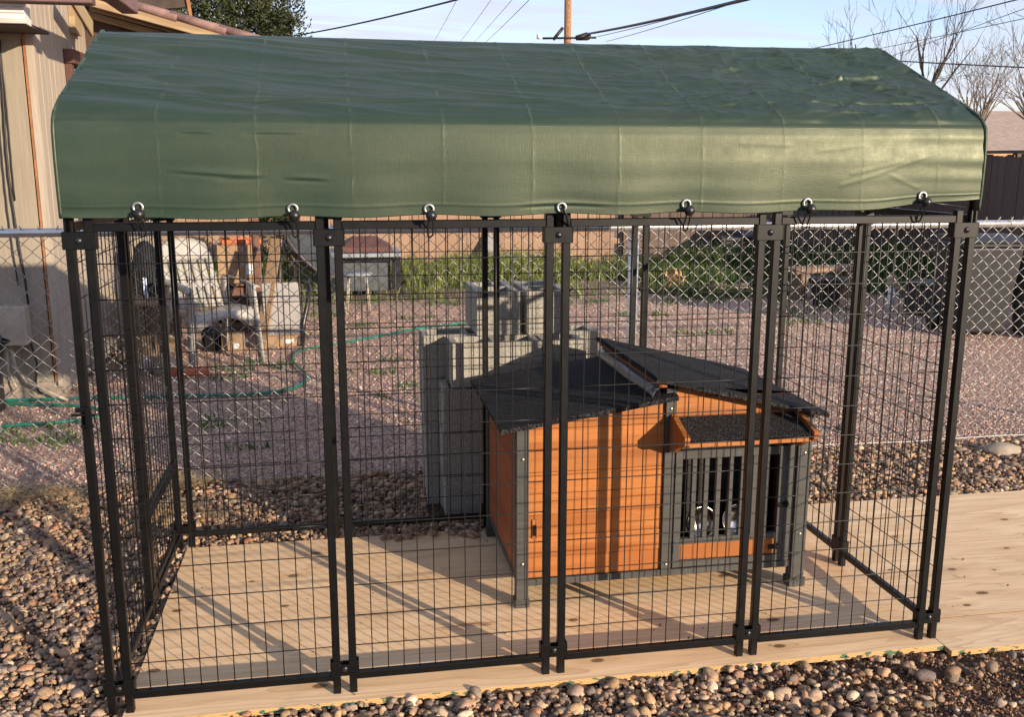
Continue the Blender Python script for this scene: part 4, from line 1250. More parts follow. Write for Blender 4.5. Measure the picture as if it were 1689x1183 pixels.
# gable end of the patio roof
sl = math.atan2(2.409 - 2.603, .771)
for (x, z, L, hh, t_, mat, y) in ((-.55, 2.478, 2.6, .075, .035, 'cream_timber', 5.0), (-.62, 2.414, 2.4, .050, .03, 'cream_timber', 5.25), (-.50, 2.44, 2.6, .07, .04, 'old_timber', 5.10)):
    m = MB(); m.box((-L / 2, -t_ / 2, -hh / 2), (L / 2, t_ / 2, hh / 2)); nobj('rafter', m, mat, None, .004, loc=(x + L / 2 - .60, y, z - (L / 2 - .60) * math.tan(-sl)), rot=(0, -sl, 0))
m = MB(); m.box((-1.3, -.02, -.012), (1.3, 1.9, .0)); nobj('roof_deck', m, 'soffit_dark', None, 0, loc=(.18, 5.0, 2.478 + .045 - .73 * math.tan(-sl)), rot=(0, -sl, 0))
for k in range(8):
    m = MB()
    pts = [(x_, -.075 + .0 * x_, 0) for x_ in (-.18, .18)]
    m.tube([(-.20, 0, .004), (.20, 0, -.004)], [.030, .034], 10)
    xx_ = -.98 + k * .335
    nobj('ridge_tile', m, 'roof_tile', None, 0, True, loc=(xx_, 4.99, 2.478 + .050 - (xx_ + .55) * math.tan(-sl)), rot=(0, -sl, 0))
m = MB(); m.prism([(-1.16, 2.25), (.8, 2.02), (.8, 2.478 - 1.35 * math.tan(-sl)), (-1.16, 2.478 + .61 * math.tan(-sl))], 5.30, 5.33, 'Y'); nobj('gable_infill', m, 'soffit_dark')
# second darker eave further back
m = MB(); m.prism([(-1.7, 2.75), (-.66, 2.86), (-.66, 3.02), (-1.7, 3.25)], 7.0, 7.06, 'Y'); nobj('rear_fascia', m, 'soffit_dark')
m = MB(); m.prism([(-.672, 3.05), (-.64, 3.05), (-.612, 2.76), (-.632, 2.76)], 6.97, 7.03, 'Y'); nobj('barge_end', m, 'rust_trim')

# meter box and the cables on the front face
m = MB(); m.box((-1.515, 3.83, .350), (-1.322, 3.949, .598)); o = obj('meter_box', m, 'box_beige', None, False, .006)
tag(o, 'small beige electrical box fixed low on the tan wall', 'electrical box')
def cable(name, pts, r, mat, label, cat='cable', n=7, group=None):
    m = MB(); m.tube(pts, r, n); return tag(obj(name, m, mat, None, True), label, cat, group)
yc = 3.935
def wiggle(x, z0, z1, n, a, sd): return [(x + a * mnoise.noise((z0 + (z1 - z0) * k / n, sd, 0)) * 2, yc - .004 * (k % 2), z0 + (z1 - z0) * k / n) for k in range(n + 1)]
cable('wall_cable', wiggle(-1.345, 2.21, .60, 22, .020, 1.0), .007, 'cable_black', 'thick black cable hanging down the tan wall to the box')
cable('wall_cable', wiggle(-1.385, 2.21, .72, 22, .018, 5.0), .0045, 'cable_black', 'thin black cable left of the thick one on the tan wall')
cable('wall_cable', wiggle(-1.335, 2.21, 1.25, 14, .026, 8.0), .0040, 'cable_black', 'short thin cable twisting beside the thick one near the eave')
cable('wall_cable', [(-1.335, 3.935, .36), (-1.305, 3.92, .22), (-1.325, 3.92, .06), (-1.30, 3.93, .01)], .006, 'cable_black', 'black cable looping from under the box to the ground')
cable('conduit', [(-1.44, 3.90, .35), (-1.43, 3.90, .20), (-1.36, 3.88, .10), (-1.20, 3.86, .02), (-1.12, 3.85, -.02)], .010, 'box_beige', 'pale bent conduit running from the box into the ground', 'conduit')
cable('conduit', [(-1.46, 3.90, .36), (-1.47, 3.89, .18), (-1.42, 3.87, .06), (-1.47, 3.86, .02)], .006, 'box_beige', 'thin pale hose curling at the foot of the tan wall', 'conduit')

# barbecue poking in at the left edge
bb = empty('barbecue_grill', (-1.52, 3.30, GZ)); tag(bb, 'black barbecue grill cut off by the left edge of the view', 'grill')
m = MB(); m.lathe([(.0001, .66), (.10, .655), (.19, .60), (.225, .50), (.23, .49)], 24); obj('lid', m, 'grill_black', bb, True)
m = MB(); m.lathe([(.23, .485), (.215, .40), (.16, .30), (.08, .26), (.0001, .25)], 24); obj('bowl', m, 'grill_black', bb, True)
m = MB(); m.tube([(.20 * math.cos(a), .20 * math.sin(a), .50 + .0) for a in np.linspace(0, 6.283, 20)], .012, 6); m.tube([(.19, -.05, .52), (.255, -.03, .50), (.255, .03, .50), (.19, .05, .52)], .008, 6); obj('handle', m, 'grill_black', bb, True)
m = MB(); m.cbox((.10, 0, .20), (.16, .20, .24)); obj('cabinet', m, 'grill_black', bb, False, .008)
for (x, y, mt) in ((.17, -.10, 'white_resin'), (-.14, -.12, 'grill_black'), (0, .16, 'grill_black')):
    m = MB(); m.tube([(x * .9, y, .30), (x * 1.25, y * 1.25, .0)], .012, 8); obj('leg', m, mt, bb, True)

# ------------------------------------------------------------------ white resin chair
ch = empty('garden_chair', (-.36, 5.00, GZ), math.radians(32)); tag(ch, 'white moulded plastic garden chair with slotted back', 'chair')
# local frame: +x to the sitter's left, +y backwards... front is -y
def curved(name, f, nu, nv, th, mat, par):
    V = [f(i / nu, j / nv) for i in range(nu + 1) for j in range(nv + 1)]
    F = [(i * (nv + 1) + j, (i + 1) * (nv + 1) + j, (i + 1) * (nv + 1) + j + 1, i * (nv + 1) + j + 1) for i in range(nu) for j in range(nv)]
    m = MB(); m.add(V, F); o = obj(name, m, mat, par, True); s_ = o.modifiers.new('th', 'SOLIDIFY'); s_.thickness = th; s_.offset = 0; return o
curved('seat', lambda a, b: (-.23 + .46 * a, -.25 + .46 * b, .43 - .035 * math.sin(math.pi * a) - .03 * b - .05 * max(0, .2 - b) ** 1 * 2), 8, 8, .012, 'white_resin', ch)
for k in range(7):
    x0_ = -.21 + k * .061
    curved('back_slat', lambda a, b, x0_=x0_: (x0_ + .046 * a * (1 - .0 * b), .20 + .17 * b + .03 * math.cos((x0_ + .05 * a) * 6) - .03, .40 + .36 * b), 1, 6, .010, 'white_resin', ch)
curved('back_top', lambda a, b: ((-.21 + .416 * a) * (1 - .12 * b), .20 + .17 + .03 * math.cos((-.21 + .416 * a) * 6) - .03 + .06 * b, .76 + .17 * b - .05 * (2 * a - 1) ** 2 * b), 8, 4, .010, 'white_resin', ch)
curved('back_band', lambda a, b: (-.21 + .416 * a, .20 + .17 * (.42 + .10 * b) + .03 * math.cos((-.21 + .416 * a) * 6) - .027, .40 + .36 * (.42 + .10 * b)), 8, 2, .011, 'white_resin', ch)
for s_ in (-1, 1):
    curved('arm', lambda a, b, s_=s_: (s_ * (.235 + .055 * b), -.27 + .52 * a, .60 + .035 * a + .012 * math.sin(math.pi * a) - .02 * b), 8, 2, .016, 'white_resin', ch)
    curved('leg', lambda a, b, s_=s_: (s_ * (.245 + .035 * (1 - a)) , -.27 - .03 * (1 - a) + b * (.075 + .03 * a), .60 * a), 6, 2, .018, 'white_resin', ch)
    curved('leg', lambda a, b, s_=s_: (s_ * (.215 + .04 * (1 - a)), .22 + .12 * (1 - a) - b * (.065 + .02 * a), .62 * a), 6, 2, .018, 'white_resin', ch)
    curved('apron', lambda a, b, s_=s_: (s_ * .232, -.22 + .44 * a, .43 - b * (.05 + .08 * (2 * a - 1) ** 2)), 8, 2, .012, 'white_resin', ch)
curved('apron', lambda a, b: (-.23 + .46 * a, -.262, .42 - b * (.05 + .10 * (2 * a - 1) ** 2)), 8, 2, .012, 'white_resin', ch)

# ------------------------------------------------------------------ clutter round the chair
def simple(name, parts, label, cat, loc=(0, 0, 0), rz=0, group=None):
    """parts: list of (part name, MB, material, bevel, smooth)"""
    e = empty(name, loc, rz); tag(e, label, cat, group)
    for (pn, mb, mt, bv, smt) in parts: obj(pn, mb, mt, e, smt, bv)
    return e
def B(*boxes):
    m = MB()
    for a, b in boxes: m.box(a, b)
    return m
# cardboard boxes
def carton(loc, d, rz, label):
    x, y, z = d; t_ = .006
    m = B(((-x / 2, -y / 2, 0), (x / 2, y / 2, z - .006)))
    f = B(((-x / 2, -y / 2 - .001, z - .006), (x / 2, -.003, z)), ((-x / 2, .003, z - .006), (x / 2, y / 2 + .001, z)))
    tp = B(((-.025, -y / 2 - .0022, z * .55), (.025, -y / 2 - .0008, z - .001)))
    l = B(((x * .12, -y / 2 - .0025, z * .22), (x * .38, -y / 2 - .001, z * .5)))
    return simple('cardboard_box', [('carton', m, 'cardboard', .003, False), ('flap', f, 'cardboard', .001, False), ('tape', tp, 'raw_plank', 0, False), ('paper_label', l, 'white_plastic', 0, False)], label, 'box', loc, rz, 'cardboard boxes by the house')
simple('wooden_crate', [('slat', B(((-.25, -.19, .02 + .105 * k), (.25, -.172, .10 + .105 * k))), 'brown_post', .002, False) for k in range(4)] + [('slat', B(((-.25, .172, .02 + .105 * k), (.25, .19, .10 + .105 * k))), 'brown_post', .002, False) for k in range(4)]
       + [('end_panel', B(((-.268, -.19, 0), (-.2505, .19, .43))), 'brown_post', .002, False), ('end_panel', B(((.2505, -.19, 0), (.268, .19, .43))), 'brown_post', .002, False), ('lid', B(((-.27, -.2, .431), (.27, .2, .448))), 'brown_post', .002, False)],
       'dark slatted crate under the large cardboard box', 'crate', (-.27, 6.42, GZ), .05)
carton((-.26, 6.42, GZ + .45), (.37, .30, .34), .08, 'large cardboard box on the dark crate behind the white chair')
simple('orange_tray', [('tray', B(((-.17, -.13, 0), (.17, .13, .012)), ((-.17, -.13, .012), (.17, -.118, .045)), ((-.17, .118, .012), (.17, .13, .045)), ((-.17, -.117, .012), (-.158, .117, .045)), ((.158, -.117, .012), (.17, .117, .045))), 'orange_plastic', .003, False)],
       'orange plastic tray on top of the large cardboard box', 'tray', (-.24, 6.42, GZ + .792), .15)
carton((-.245, 5.42, GZ), (.16, .15, .150), -.1, 'small cardboard box on the ground under the white chair')
carton((.11, 5.62, GZ), (.30, .16, .115), .12, 'low wide cardboard box below the leaning grey board')
m = MB(); m.lathe([(.0001, .20), (.078, .20), (.085, .19), (.078, .02), (.07, 0), (.0001, 0)], 18)
h_ = MB(); h_.tube([(.085 * math.cos(a), .01, .17 + .07 * math.sin(a)) for a in np.linspace(0, math.pi, 10)], .004, 6)
simple('black_bucket', [('pail', m, 'grill_black', 0, True), ('handle', h_, 'grill_black', 0, True)], 'black bucket beside the small cardboard box', 'bucket', (-.42, 5.48, GZ))
m = MB(); m.box((-.30, -.010, 0), (.0, .010, .44))
o = obj('grey_board', m, 'grey_board', None, False, .004, loc=(.30, 5.55, GZ + .10), rot=(math.radians(-16), 0, math.radians(10))); tag(o, 'flat grey board leaning above the low cardboard box', 'board')
cable('bent_pipe', [(.30, 5.52, GZ + .005), (.315, 5.55, .16), (.35, 5.6, .30), (.37, 5.66, .42), (.36, 5.74, .47), (.31, 5.8, .48)], .020, 'grill_black', 'black bent pipe standing beside the grey board', 'pipe', 8)
m = MB(); m.box((0, -.028, -.028), (1.05, .028, .028))
tag(obj('timber_post', m, 'brown_post', None, False, .003, loc=(-.085, 6.10, GZ), rot=(0, -math.pi / 2, .3)), 'dark brown timber post in front of the large cardboard box', 'post')
m = MB(); m.box((0, -.05, -.012), (.95, .05, .012))
tag(obj('plank', m, 'raw_plank', None, False, .002, loc=(-.035, 5.45, GZ), rot=(0, math.radians(-68), math.radians(65))), 'pale raw plank propped beside the white chair', 'plank')
# tree stump table, bag, rocks, brick
m = MB(); prof = [(.215, 0), (.200, .06), (.19, .20), (.195, .36), (.20, .42)]
m.lathe([(r * 1.0, z) for r, z in prof], 26)
for i, v_ in enumerate(m.v):
    f = 1 + .07 * mnoise.noise((v_[0] * 9, v_[1] * 9, v_[2] * 2)); m.v[i] = (v_[0] * f, v_[1] * f, v_[2])
m2 = MB(); m2.lathe([(.215, .42), (.225, .435), (.22, .468), (.16, .474), (.0001, .475)], 26)
simple('log_stump', [('bark', m, 'stump_bark', 0, True), ('top_slab', m2, 'stump_top', 0, True)], 'round bark covered log stump between the wall and the white chair', 'stump', (-.82, 5.35, GZ))
m = MB(); m.lathe([(.0001, .44), (.03, .43), (.075, .38), (.105, .24), (.115, .10), (.10, .02), (.0001, 0)], 18)
for i, v_ in enumerate(m.v):
    f = 1 + .18 * mnoise.noise((v_[0] * 12, v_[1] * 12, v_[2] * 6)); m.v[i] = (v_[0] * f, v_[1] * f * .8, v_[2])
b2 = MB(); b2.box((-.012, -.105, .02), (.016, -.095, .16)); b2.box((.0, -.118, -.06), (.03, -.108, .045))
simple('black_bag', [('sack', m, 'black_cloth', 0, True), ('strap', b2, 'blue_white', .003, False)], 'black bag with a pale blue strap sitting on the log stump', 'bag', (-.86, 5.32, GZ + .476))
m = MB(); m.box((-.098, -.045, 0), (.098, .045, .057))
for k, (x, y, rz, z, lab) in enumerate(((-.42, 4.47, .15, 0, 'red brick under the front foot of the white chair'), (-.535, 4.56, -.2, 0, 'red brick lying behind and left of the other brick'))):
    mm = B(((-.098, -.045, 0), (.098, .045, .057)))
    tag(obj('brick', mm, 'red_brick', None, False, .004, loc=(x, y, GZ + z), rot=(0, 0, rz)), lab, 'brick', 'red bricks by the white chair')
def rock(loc, s_, label, mat='rock_grey', rz=0):
    v_, f_ = icos(3); v_ = np.array([p * (1 + .22 * mnoise.noise((p[0] * 1.3 + loc[0] * 7, p[1] * 1.3, p[2] * 1.3 + loc[1])) + .07 * mnoise.noise((p[0] * 4, p[1] * 4 + loc[0], p[2] * 4))) for p in v_]) * np.array(s_)
    me = np_mesh('rock', v_, f_, None, mat, True); o = link(bpy.data.objects.new('rock', me)); o.location = loc; o.rotation_euler = (0, 0, rz)
    return tag(o, label, 'rock', 'loose rocks in the yard')
rock((-.80, 4.66, GZ + .05), (.12, .09, .085), 'rounded grey rock at the foot of the log stump')
rock((-.64, 4.60, GZ + .055), (.085, .08, .10), 'tan upright rock left of the red bricks', 'concrete_plinth')
rock((-.90, 4.95, GZ + .06), (.13, .11, .09), 'dark rock between the house wall and the log stump', 'stump_bark')
rock((3.46, 2.35, GZ + .02), (.05, .04, .03), 'dark rock on the fine gravel right of the pen', 'rock_grey')
rock((4.05, 1.80, GZ + .03), (.10, .07, .035), 'flat pale rock lying under the chain link at the right', 'concrete_plinth')
rock((4.95, 7.9, GZ + .05), (.16, .12, .09), 'brown rock at the edge of the shaded grass', 'stump_bark')
rock((5.25, 7.95, GZ + .05), (.14, .10, .08), 'paler rock just right of the brown rock by the grass', 'stump_top')

# garden hose
hp = [(-1.9, 3.30, 0), (-1.33, 3.237, 0), (-.92, 3.30, 0), (-.80, 3.45, 0), (-1.02, 3.66, 0), (-1.5, 3.80, 0), (-1.6, 3.88, 0), (-1.05, 3.86, 0), (-.41, 3.823, 0), (-.02, 3.79, 0), (.20, 3.84, 0), (.318, 3.96, 0), (.385, 4.20, 0), (.33, 4.5, 0), (.26, 4.8, 0), (.262, 5.1, 0), (.34, 5.32, 0), (.52, 5.45, 0), (.92, 5.78, 0), (1.32, 6.12, 0), (1.9, 6.4, 0), (2.6, 6.5, 0)]
pts = []
for i in range(len(hp) - 1):
    p0, p1, p2, p3 = [Vector(hp[max(0, min(len(hp) - 1, i + q))]) for q in (-1, 0, 1, 2)]
    for k in range(6):
        t_ = k / 6
        pts.append(.5 * ((2 * p1) + (p2 - p0) * t_ + (2 * p0 - 5 * p1 + 4 * p2 - p3) * t_ ** 2 + (3 * p1 - p0 - 3 * p2 + p3) * t_ ** 3) + Vector((0, 0, GZ + .018)))
cable('garden_hose', pts, .0105, 'hose_green', 'green garden hose snaking over the fine gravel behind the fence', 'hose', 10)

# ------------------------------------------------------------------ round cushion chair and fire table
lc = empty('round_chair', (.33, 6.95, GZ), math.radians(72)); lc.scale = (1.12, 1.12, 1.12); tag(lc, 'round bowl chair with grey cushion on thin legs in the weeds', 'chair')
tilt = Matrix.Translation((0, .02, .56)) @ Matrix.Rotation(math.radians(48), 4, 'X')
m = MB(); m.lathe([(.0001, -.07), (.12, -.055), (.22, -.01), (.285, .055), (.295, .085), (.27, .095), (.20, .055), (.10, .02), (.0001, .012)], 28, tilt); obj('cushion', m, 'cushion_grey', lc, True)
m = MB(); m.tube([tilt @ Vector((.30 * math.cos(a), .30 * math.sin(a), .06)) for a in np.linspace(0, 2 * math.pi, 33)], .014, 8); obj('rim', m, 'chair_frame', lc, True)
m = MB(); m.tube([tilt @ Vector((.20 * math.cos(a), .20 * math.sin(a), -.055)) for a in np.linspace(0, 2 * math.pi, 25)], .012, 8); obj('basket_ring', m, 'chair_frame', lc, True)
for (x, y, mt) in ((-.24, -.22, 'chair_frame'), (.24, -.22, 'chair_leg_tan'), (-.22, .22, 'chair_frame'), (.22, .22, 'chair_leg_tan')):
    m = MB(); m.tube([(x * 1.12, y * 1.1, 0), (x * .85, y * .9, .30), (x * .8, y * .75, .42 if y < 0 else .62)], .0125, 8); obj('leg', m, mt, lc, True)
m = MB(); m.tube([(.25 * math.cos(a), .22 * math.sin(a), .22) for a in np.linspace(0, 2 * math.pi, 25)], .010, 6); obj('lower_ring', m, 'chair_frame', lc, True)
st = empty('side_stool', (.80, 7.35, GZ), .3); tag(st, 'small grey topped stool with thin pale legs beside the round chair', 'stool')
m = MB(); m.lathe([(.0001, .40), (.15, .40), (.155, .385), (.15, .37), (.0001, .37)], 20); obj('top', m, 'table_slab', st, True)
for a in (.5, 2.1, 3.7, 5.3):
    m = MB(); m.tube([(.12 * math.cos(a), .12 * math.sin(a), .37), (.16 * math.cos(a), .16 * math.sin(a), 0)], .009, 6); obj('leg', m, 'chair_leg_tan', st, True)
ft = empty('fire_table', (.92, 8.75, GZ), 0); tag(ft, 'square dark fire table with grey slab rim and brown hipped lid', 'fire table')
obj('body', B(((-.27, -.27, .06), (.27, .27, .40))), 'table_body', ft, False, .006)
obj('slab', B(((-.40, -.40, .455), (.40, .40, .50))), 'table_slab', ft, False, .006)
obj('neck', B(((-.33, -.33, .401), (.33, .33, .454))), 'grill_black', ft, False, .004)
for (x, y) in ((-.36, -.36), (.36, -.36), (-.36, .36), (.36, .36)): obj('leg', B(((x - .03, y - .03, 0), (x + .03, y + .03, .454))), 'grill_black', ft, False, .004)
m = MB(); m.add([(-.30, -.30, .501), (.30, -.30, .501), (.30, .30, .501), (-.30, .30, .501), (-.30, -.30, .56), (.30, -.30, .56), (.30, .30, .56), (-.30, .30, .56), (-.13, -.13, .66), (.13, -.13, .66), (.13, .13, .66), (-.13, .13, .66)],
               [(0, 1, 5, 4), (1, 2, 6, 5), (2, 3, 7, 6), (3, 0, 4, 7), (4, 5, 9, 8), (5, 6, 10, 9), (6, 7, 11, 10), (7, 4, 8, 11), (8, 9, 10, 11)]); obj('lid', m, 'brown_frame', ft, False, .004)

# ------------------------------------------------------------------ board fences
def board_fence(name, p0, p1, h_, mat, label, bw=.138, kick=True):
    p0, p1 = Vector((*p0, GZ)), Vector((*p1, GZ)); d = p1 - p0; L = d.length; ang = math.atan2(d.y, d.x)
    e = empty(name, p0, ang); tag(e, label, 'fence', 'board fences round the yard')
    base = MB(); base.box((0, -bw / 2 + .002, -.009), (h_, bw / 2 - .002, .009)); bme = base.mesh('plank', [mat])
    n_ = int(L / bw)
    for k in range(n_):
        o = link(bpy.data.objects.new('plank', bme), e)
        o.location = (k * bw + bw / 2, RNG.uniform(-.006, .006), RNG.uniform(-.02, .025))
        o.rotation_euler = (Matrix.Rotation(RNG.uniform(-.006, .006), 3, 'Y') @ Matrix(((0, 1, 0), (0, 0, 1), (1, 0, 0)))).to_euler()
    # back rails and posts
    for z in (.35, 1.35):
        m = MB(); m.box((0, .030, z - .04), (L, .068, z + .04)); obj('rail', m, mat, e, False, .003)
    k = 0.0
    while k < L:
        m = MB(); m.box((k - .045, .069, -.2), (k + .045, .158, h_ + .03)); obj('post', m, mat, e, False, .003); k += 2.4
    if kick:
        m = MB(); m.box((0, -.036, .26), (L, -.0105, .34)); obj('kick_rail', m, mat, e, False, .003)
    return e
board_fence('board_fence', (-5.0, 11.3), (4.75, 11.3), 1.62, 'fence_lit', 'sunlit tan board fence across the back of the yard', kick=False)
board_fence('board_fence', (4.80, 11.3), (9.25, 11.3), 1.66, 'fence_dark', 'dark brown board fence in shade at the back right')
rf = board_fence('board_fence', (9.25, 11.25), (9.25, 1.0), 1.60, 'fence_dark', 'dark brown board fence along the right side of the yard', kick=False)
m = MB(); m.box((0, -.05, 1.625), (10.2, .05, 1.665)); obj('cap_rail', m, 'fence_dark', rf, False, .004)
board_fence('board_fence', (-9, -7.6), (15, -7.6), 1.75, 'fence_lit', 'unseen board fence added behind the viewer to block low sky glow', .30, False)  # invented, out of view; keeps bright low sky out of post and tarp reflections
m = MB(); m.add([(2.60, 10.90, GZ), (2.95, 10.90, GZ), (2.78, 11.22, .50), (2.72, 11.22, .46), (2.60, 10.925, GZ), (2.95, 10.925, GZ), (2.78, 11.245, .50), (2.72, 11.245, .46)],
               [(0, 1, 2, 3), (7, 6, 5, 4), (0, 4, 5, 1), (1, 5, 6, 2), (2, 6, 7, 3), (3, 7, 4, 0)])
tag(obj('scrap_panel', m, 'grey_board'), 'grey pointed scrap panel leaning on the sunlit fence', 'panel')

# bins and bits at the right
wb = empty('wheeled_bin', (6.22, 5.15, GZ), -.15); tag(wb, 'black wheeled rubbish bin by the right side of the yard', 'bin')
m = MB(); m.add([(-.20, -.22, .04), (.20, -.22, .04), (.20, .20, .04), (-.20, .20, .04), (-.27, -.30, .80), (.27, -.30, .80), (.27, .30, .80), (-.27, .30, .80)], [(0, 3, 2, 1), (4, 5, 6, 7), (0, 1, 5, 4), (1, 2, 6, 5), (2, 3, 7, 6), (3, 0, 4, 7)]); obj('body', m, 'bin_black', wb, False, .02, seg=3)
obj('rim', B(((-.29, -.32, .801), (.29, .32, .835))), 'bin_black', wb, False, .01)
m = MB(); m.prism([(-.32, .836), (.33, .836), (.33, .86), (.1, .895), (-.15, .895), (-.32, .86)], -.285, .285, 'X'); obj('lid', m, 'bin_black', wb, False, .01)
for s_ in (-1, 1):
    m = MB(); m.tube([(s_ * .20, .22, .085), (s_ * .26, .22, .085)], .085, 18); obj('wheel', m, 'black_rubber', wb, True)
m = MB(); m.tube([(-.22, .33, .80), (-.22, .38, .82), (.22, .38, .82), (.22, .33, .80)], .014, 8); obj('handle', m, 'bin_black', wb, True)
m = MB(); m.lathe([(.0001, 0), (.25, 0), (.265, .02), (.29, .30), (.30, .60), (.305, .80), (.315, .81), (.315, .84), (.295, .845), (.28, .82), (.0001, .815)], 32)
bl = MB(); 
for z in (.28, .56): bl.lathe([(.293 + z * .012, z - .012), (.304 + z * .012, z), (.293 + z * .012, z + .012)], 32)
simple('barrel', [('drum', m, 'barrel_grey', 0, True), ('hoop', bl, 'barrel_grey', 0, True)], 'grey plastic barrel right of the black wheeled bin', 'barrel', (6.84, 4.95, GZ))
simple('white_standpipe', [('pipe', (lambda m_: (m_.tube([(0, 0, 0), (0, 0, .28)], .034, 14), m_)[1])(MB()), 'white_plastic', 0, True), ('cap', (lambda m_: (m_.lathe([(.05, .281), (.055, .31), (.05, .36), (.03, .39), (.0001, .395)], 14), m_)[1])(MB()), 'stump_top', 0, True), ('spout', (lambda m_: (m_.tube([(0, 0, .2), (.05, -.04, .2), (.07, -.06, .17)], .014, 8), m_)[1])(MB()), 'white_plastic', 0, True)],
       'short white standpipe with a tan cap in the shaded grass', 'standpipe', (6.17, 6.35, GZ))
m = MB(); m.box((0, -.05, -.02), (1.0, .05, .02)); tag(obj('fallen_board', m, 'old_timber', None, False, .003, loc=(6.35, 6.75, GZ + .22), rot=(.3, math.radians(13), math.radians(-12))), 'grey board lying sloped right of the white standpipe', 'board')
simple('log_bench', [('seat', B(((-.45, -.13, .30), (.45, .13, .36))), 'old_timber', .01, False), ('leg', B(((-.36, -.11, 0), (-.26, .11, .30))), 'old_timber', .01, False), ('leg', B(((.26, -.11, 0), (.36, .11, .30))), 'old_timber', .01, False)], 'low dark bench in the shade behind the white standpipe', 'bench', (6.0, 7.5, GZ), .2)
simple('folded_tarp', [('bundle', (lambda m_: (m_.lathe([(.0001, .30), (.12, .28), (.26, .18), (.34, .06), (.35, 0)], 16), m_)[1])(MB()), 'navy_cloth', 0, True), ('cloth', B(((-.05, -.20, .27), (.10, .10, .32))), 'pink_cloth', .02, False)], 'dark bundle with a pink cloth on it below the shaded fence', 'bundle', (6.6, 10.7, .42), 0)
simple('storage_chest', [('body', B(((-.55, -.25, 0), (.55, .25, .40))), 'bin_black', .01, False), ('lid', B(((-.58, -.28, .401), (.58, .28, .45))), 'bin_black', .01, False)], 'black storage chest against the shaded back fence', 'chest', (6.6, 10.75, GZ), 0)
simple('black_planter', [('pot', (lambda m_: (m_.lathe([(.13, 0), (.18, .28), (.195, .285), (.195, .31), (.17, .31), (.16, .26), (.0001, .25)], 20), m_)[1])(MB()), 'bin_black', 0, True), ('soil', (lambda m_: (m_.lathe([(.16, .262), (.0001, .275)], 20), m_)[1])(MB()), 'stump_bark', 0, True)], 'black plastic pot in the shade left of the white standpipe', 'pot', (5.75, 6.9, GZ))
simple('black_crate', [('body', B(((-.22, -.18, 0), (.22, .18, .30))), 'bin_black', .008, False), ('rim', B(((-.24, -.2, .301), (.24, .2, .33))), 'bin_black', .006, False)], 'black plastic crate between the standpipe and the wheeled bin', 'crate', (6.55, 6.2, GZ), .35)
# a dry stalk with orange leaves in the shade
n_ = 60
P = np.column_stack([4.55 + NR.normal(0, .05, n_), 8.3 + NR.normal(0, .05, n_), GZ + NR.uniform(.0, .22, n_)])
o = blades('dry_plant', P, NR.uniform(.05, .12, n_), NR.uniform(.010, .022, n_), 1.0, 'dry_leaf', NR.uniform(0, 1, n_)); tag(o, 'small dry plant with orange brown leaves in the shaded grass', 'plant')

# ------------------------------------------------------------------ trees
def grow(m, p, d, L, r, lev, maxlev, rng, spread=.5, up=.10, kids=(2, 4), minr=.0035):
    pts = [p]; rs = [r]; n_ = 5
    q = p.copy(); dd = d.copy()
    for k in range(n_):
        dd = (dd + Vector((rng.gauss(0, .13), rng.gauss(0, .13), rng.gauss(0, .10) + up * .5))).normalized()
        q = q + dd * (L / n_); pts.append(q.copy()); rs.append(max(minr, r * (1 - .55 * (k + 1) / n_)))
    m.tube(pts, rs, 7 if lev < 2 else 4, False)
    if lev >= maxlev: return
    for c_ in range(rng.randint(*kids) + (1 if lev < 2 else 0)):
        k = rng.randint(2, n_); b = pts[k]
        t_ = (pts[k] - pts[k - 1]).normalized()
        o_ = t_.orthogonal().normalized(); o_.rotate(Matrix.Rotation(rng.uniform(0, 6.283), 3, t_))
        nd = (t_ + o_ * rng.uniform(spread * .6, spread * 1.5) + Vector((0, 0, up))).normalized()
        grow(m, b, nd, L * rng.uniform(.55, .82), rs[k] * rng.uniform(.55, .8), lev + 1, maxlev, rng, spread, up, kids, minr)
def bare_tree(name, loc, trunks, label, seed, maxlev=5, mat='bark_brown', spread=.5, minr=.003):
    e = empty(name, loc); tag(e, label, 'tree', 'bare trees beyond the right fence')
    rng = random.Random(seed); tm, cm = MB(), MB()
    for (d, L, r) in trunks:
        d = Vector(d).normalized(); tip = d * L
        tm.tube([Vector((0, 0, -.2)), d * L * .5, tip], [r, r * .85, r * .7], 9)
        for k in range(5):
            grow(cm, d * L * rng.uniform(.75, 1.0), (d + Vector((rng.gauss(0, .35), rng.gauss(0, .3), .2))).normalized(), rng.uniform(.9, 1.35), r * .55, 1, maxlev, rng, spread, .12, (1, 3), minr)
    obj('trunk', tm, mat, e, True); obj('branches', cm, mat, e, True)
bare_tree('bare_tree', (13.1, 17.2, GZ), [((.08, 0, 1), 3.0, .062), ((-.16, .1, 1), 2.6, .045)], 'leafless tree with upright twigs behind the right end of the tarp', 5, 5, 'bark_brown', .42)
bare_tree('bare_tree', (13.9, 16.6, GZ), [((.14, 0, 1), 2.3, .06), ((.22, .1, 1), 2.2, .05)], 'leafless tree with pale spreading twigs right of the tall one', 12, 5, 'bark_pale', .5)
bare_tree('bare_tree', (11.9, 17.6, GZ), [((-.05, 0, 1), 2.9, .05)], 'thin twiggy tree showing just above the tarp at the right', 21, 4, 'bark_brown', .5)
bare_tree('bare_tree', (14.9, 14.2, GZ), [((-.45, 0, 1), 2.3, .07), ((-.1, 0, 1), 2.6, .06)], 'dense brown twiggy tree at the right edge above the low roof', 33, 5, 'bark_pale', .6, .0035)

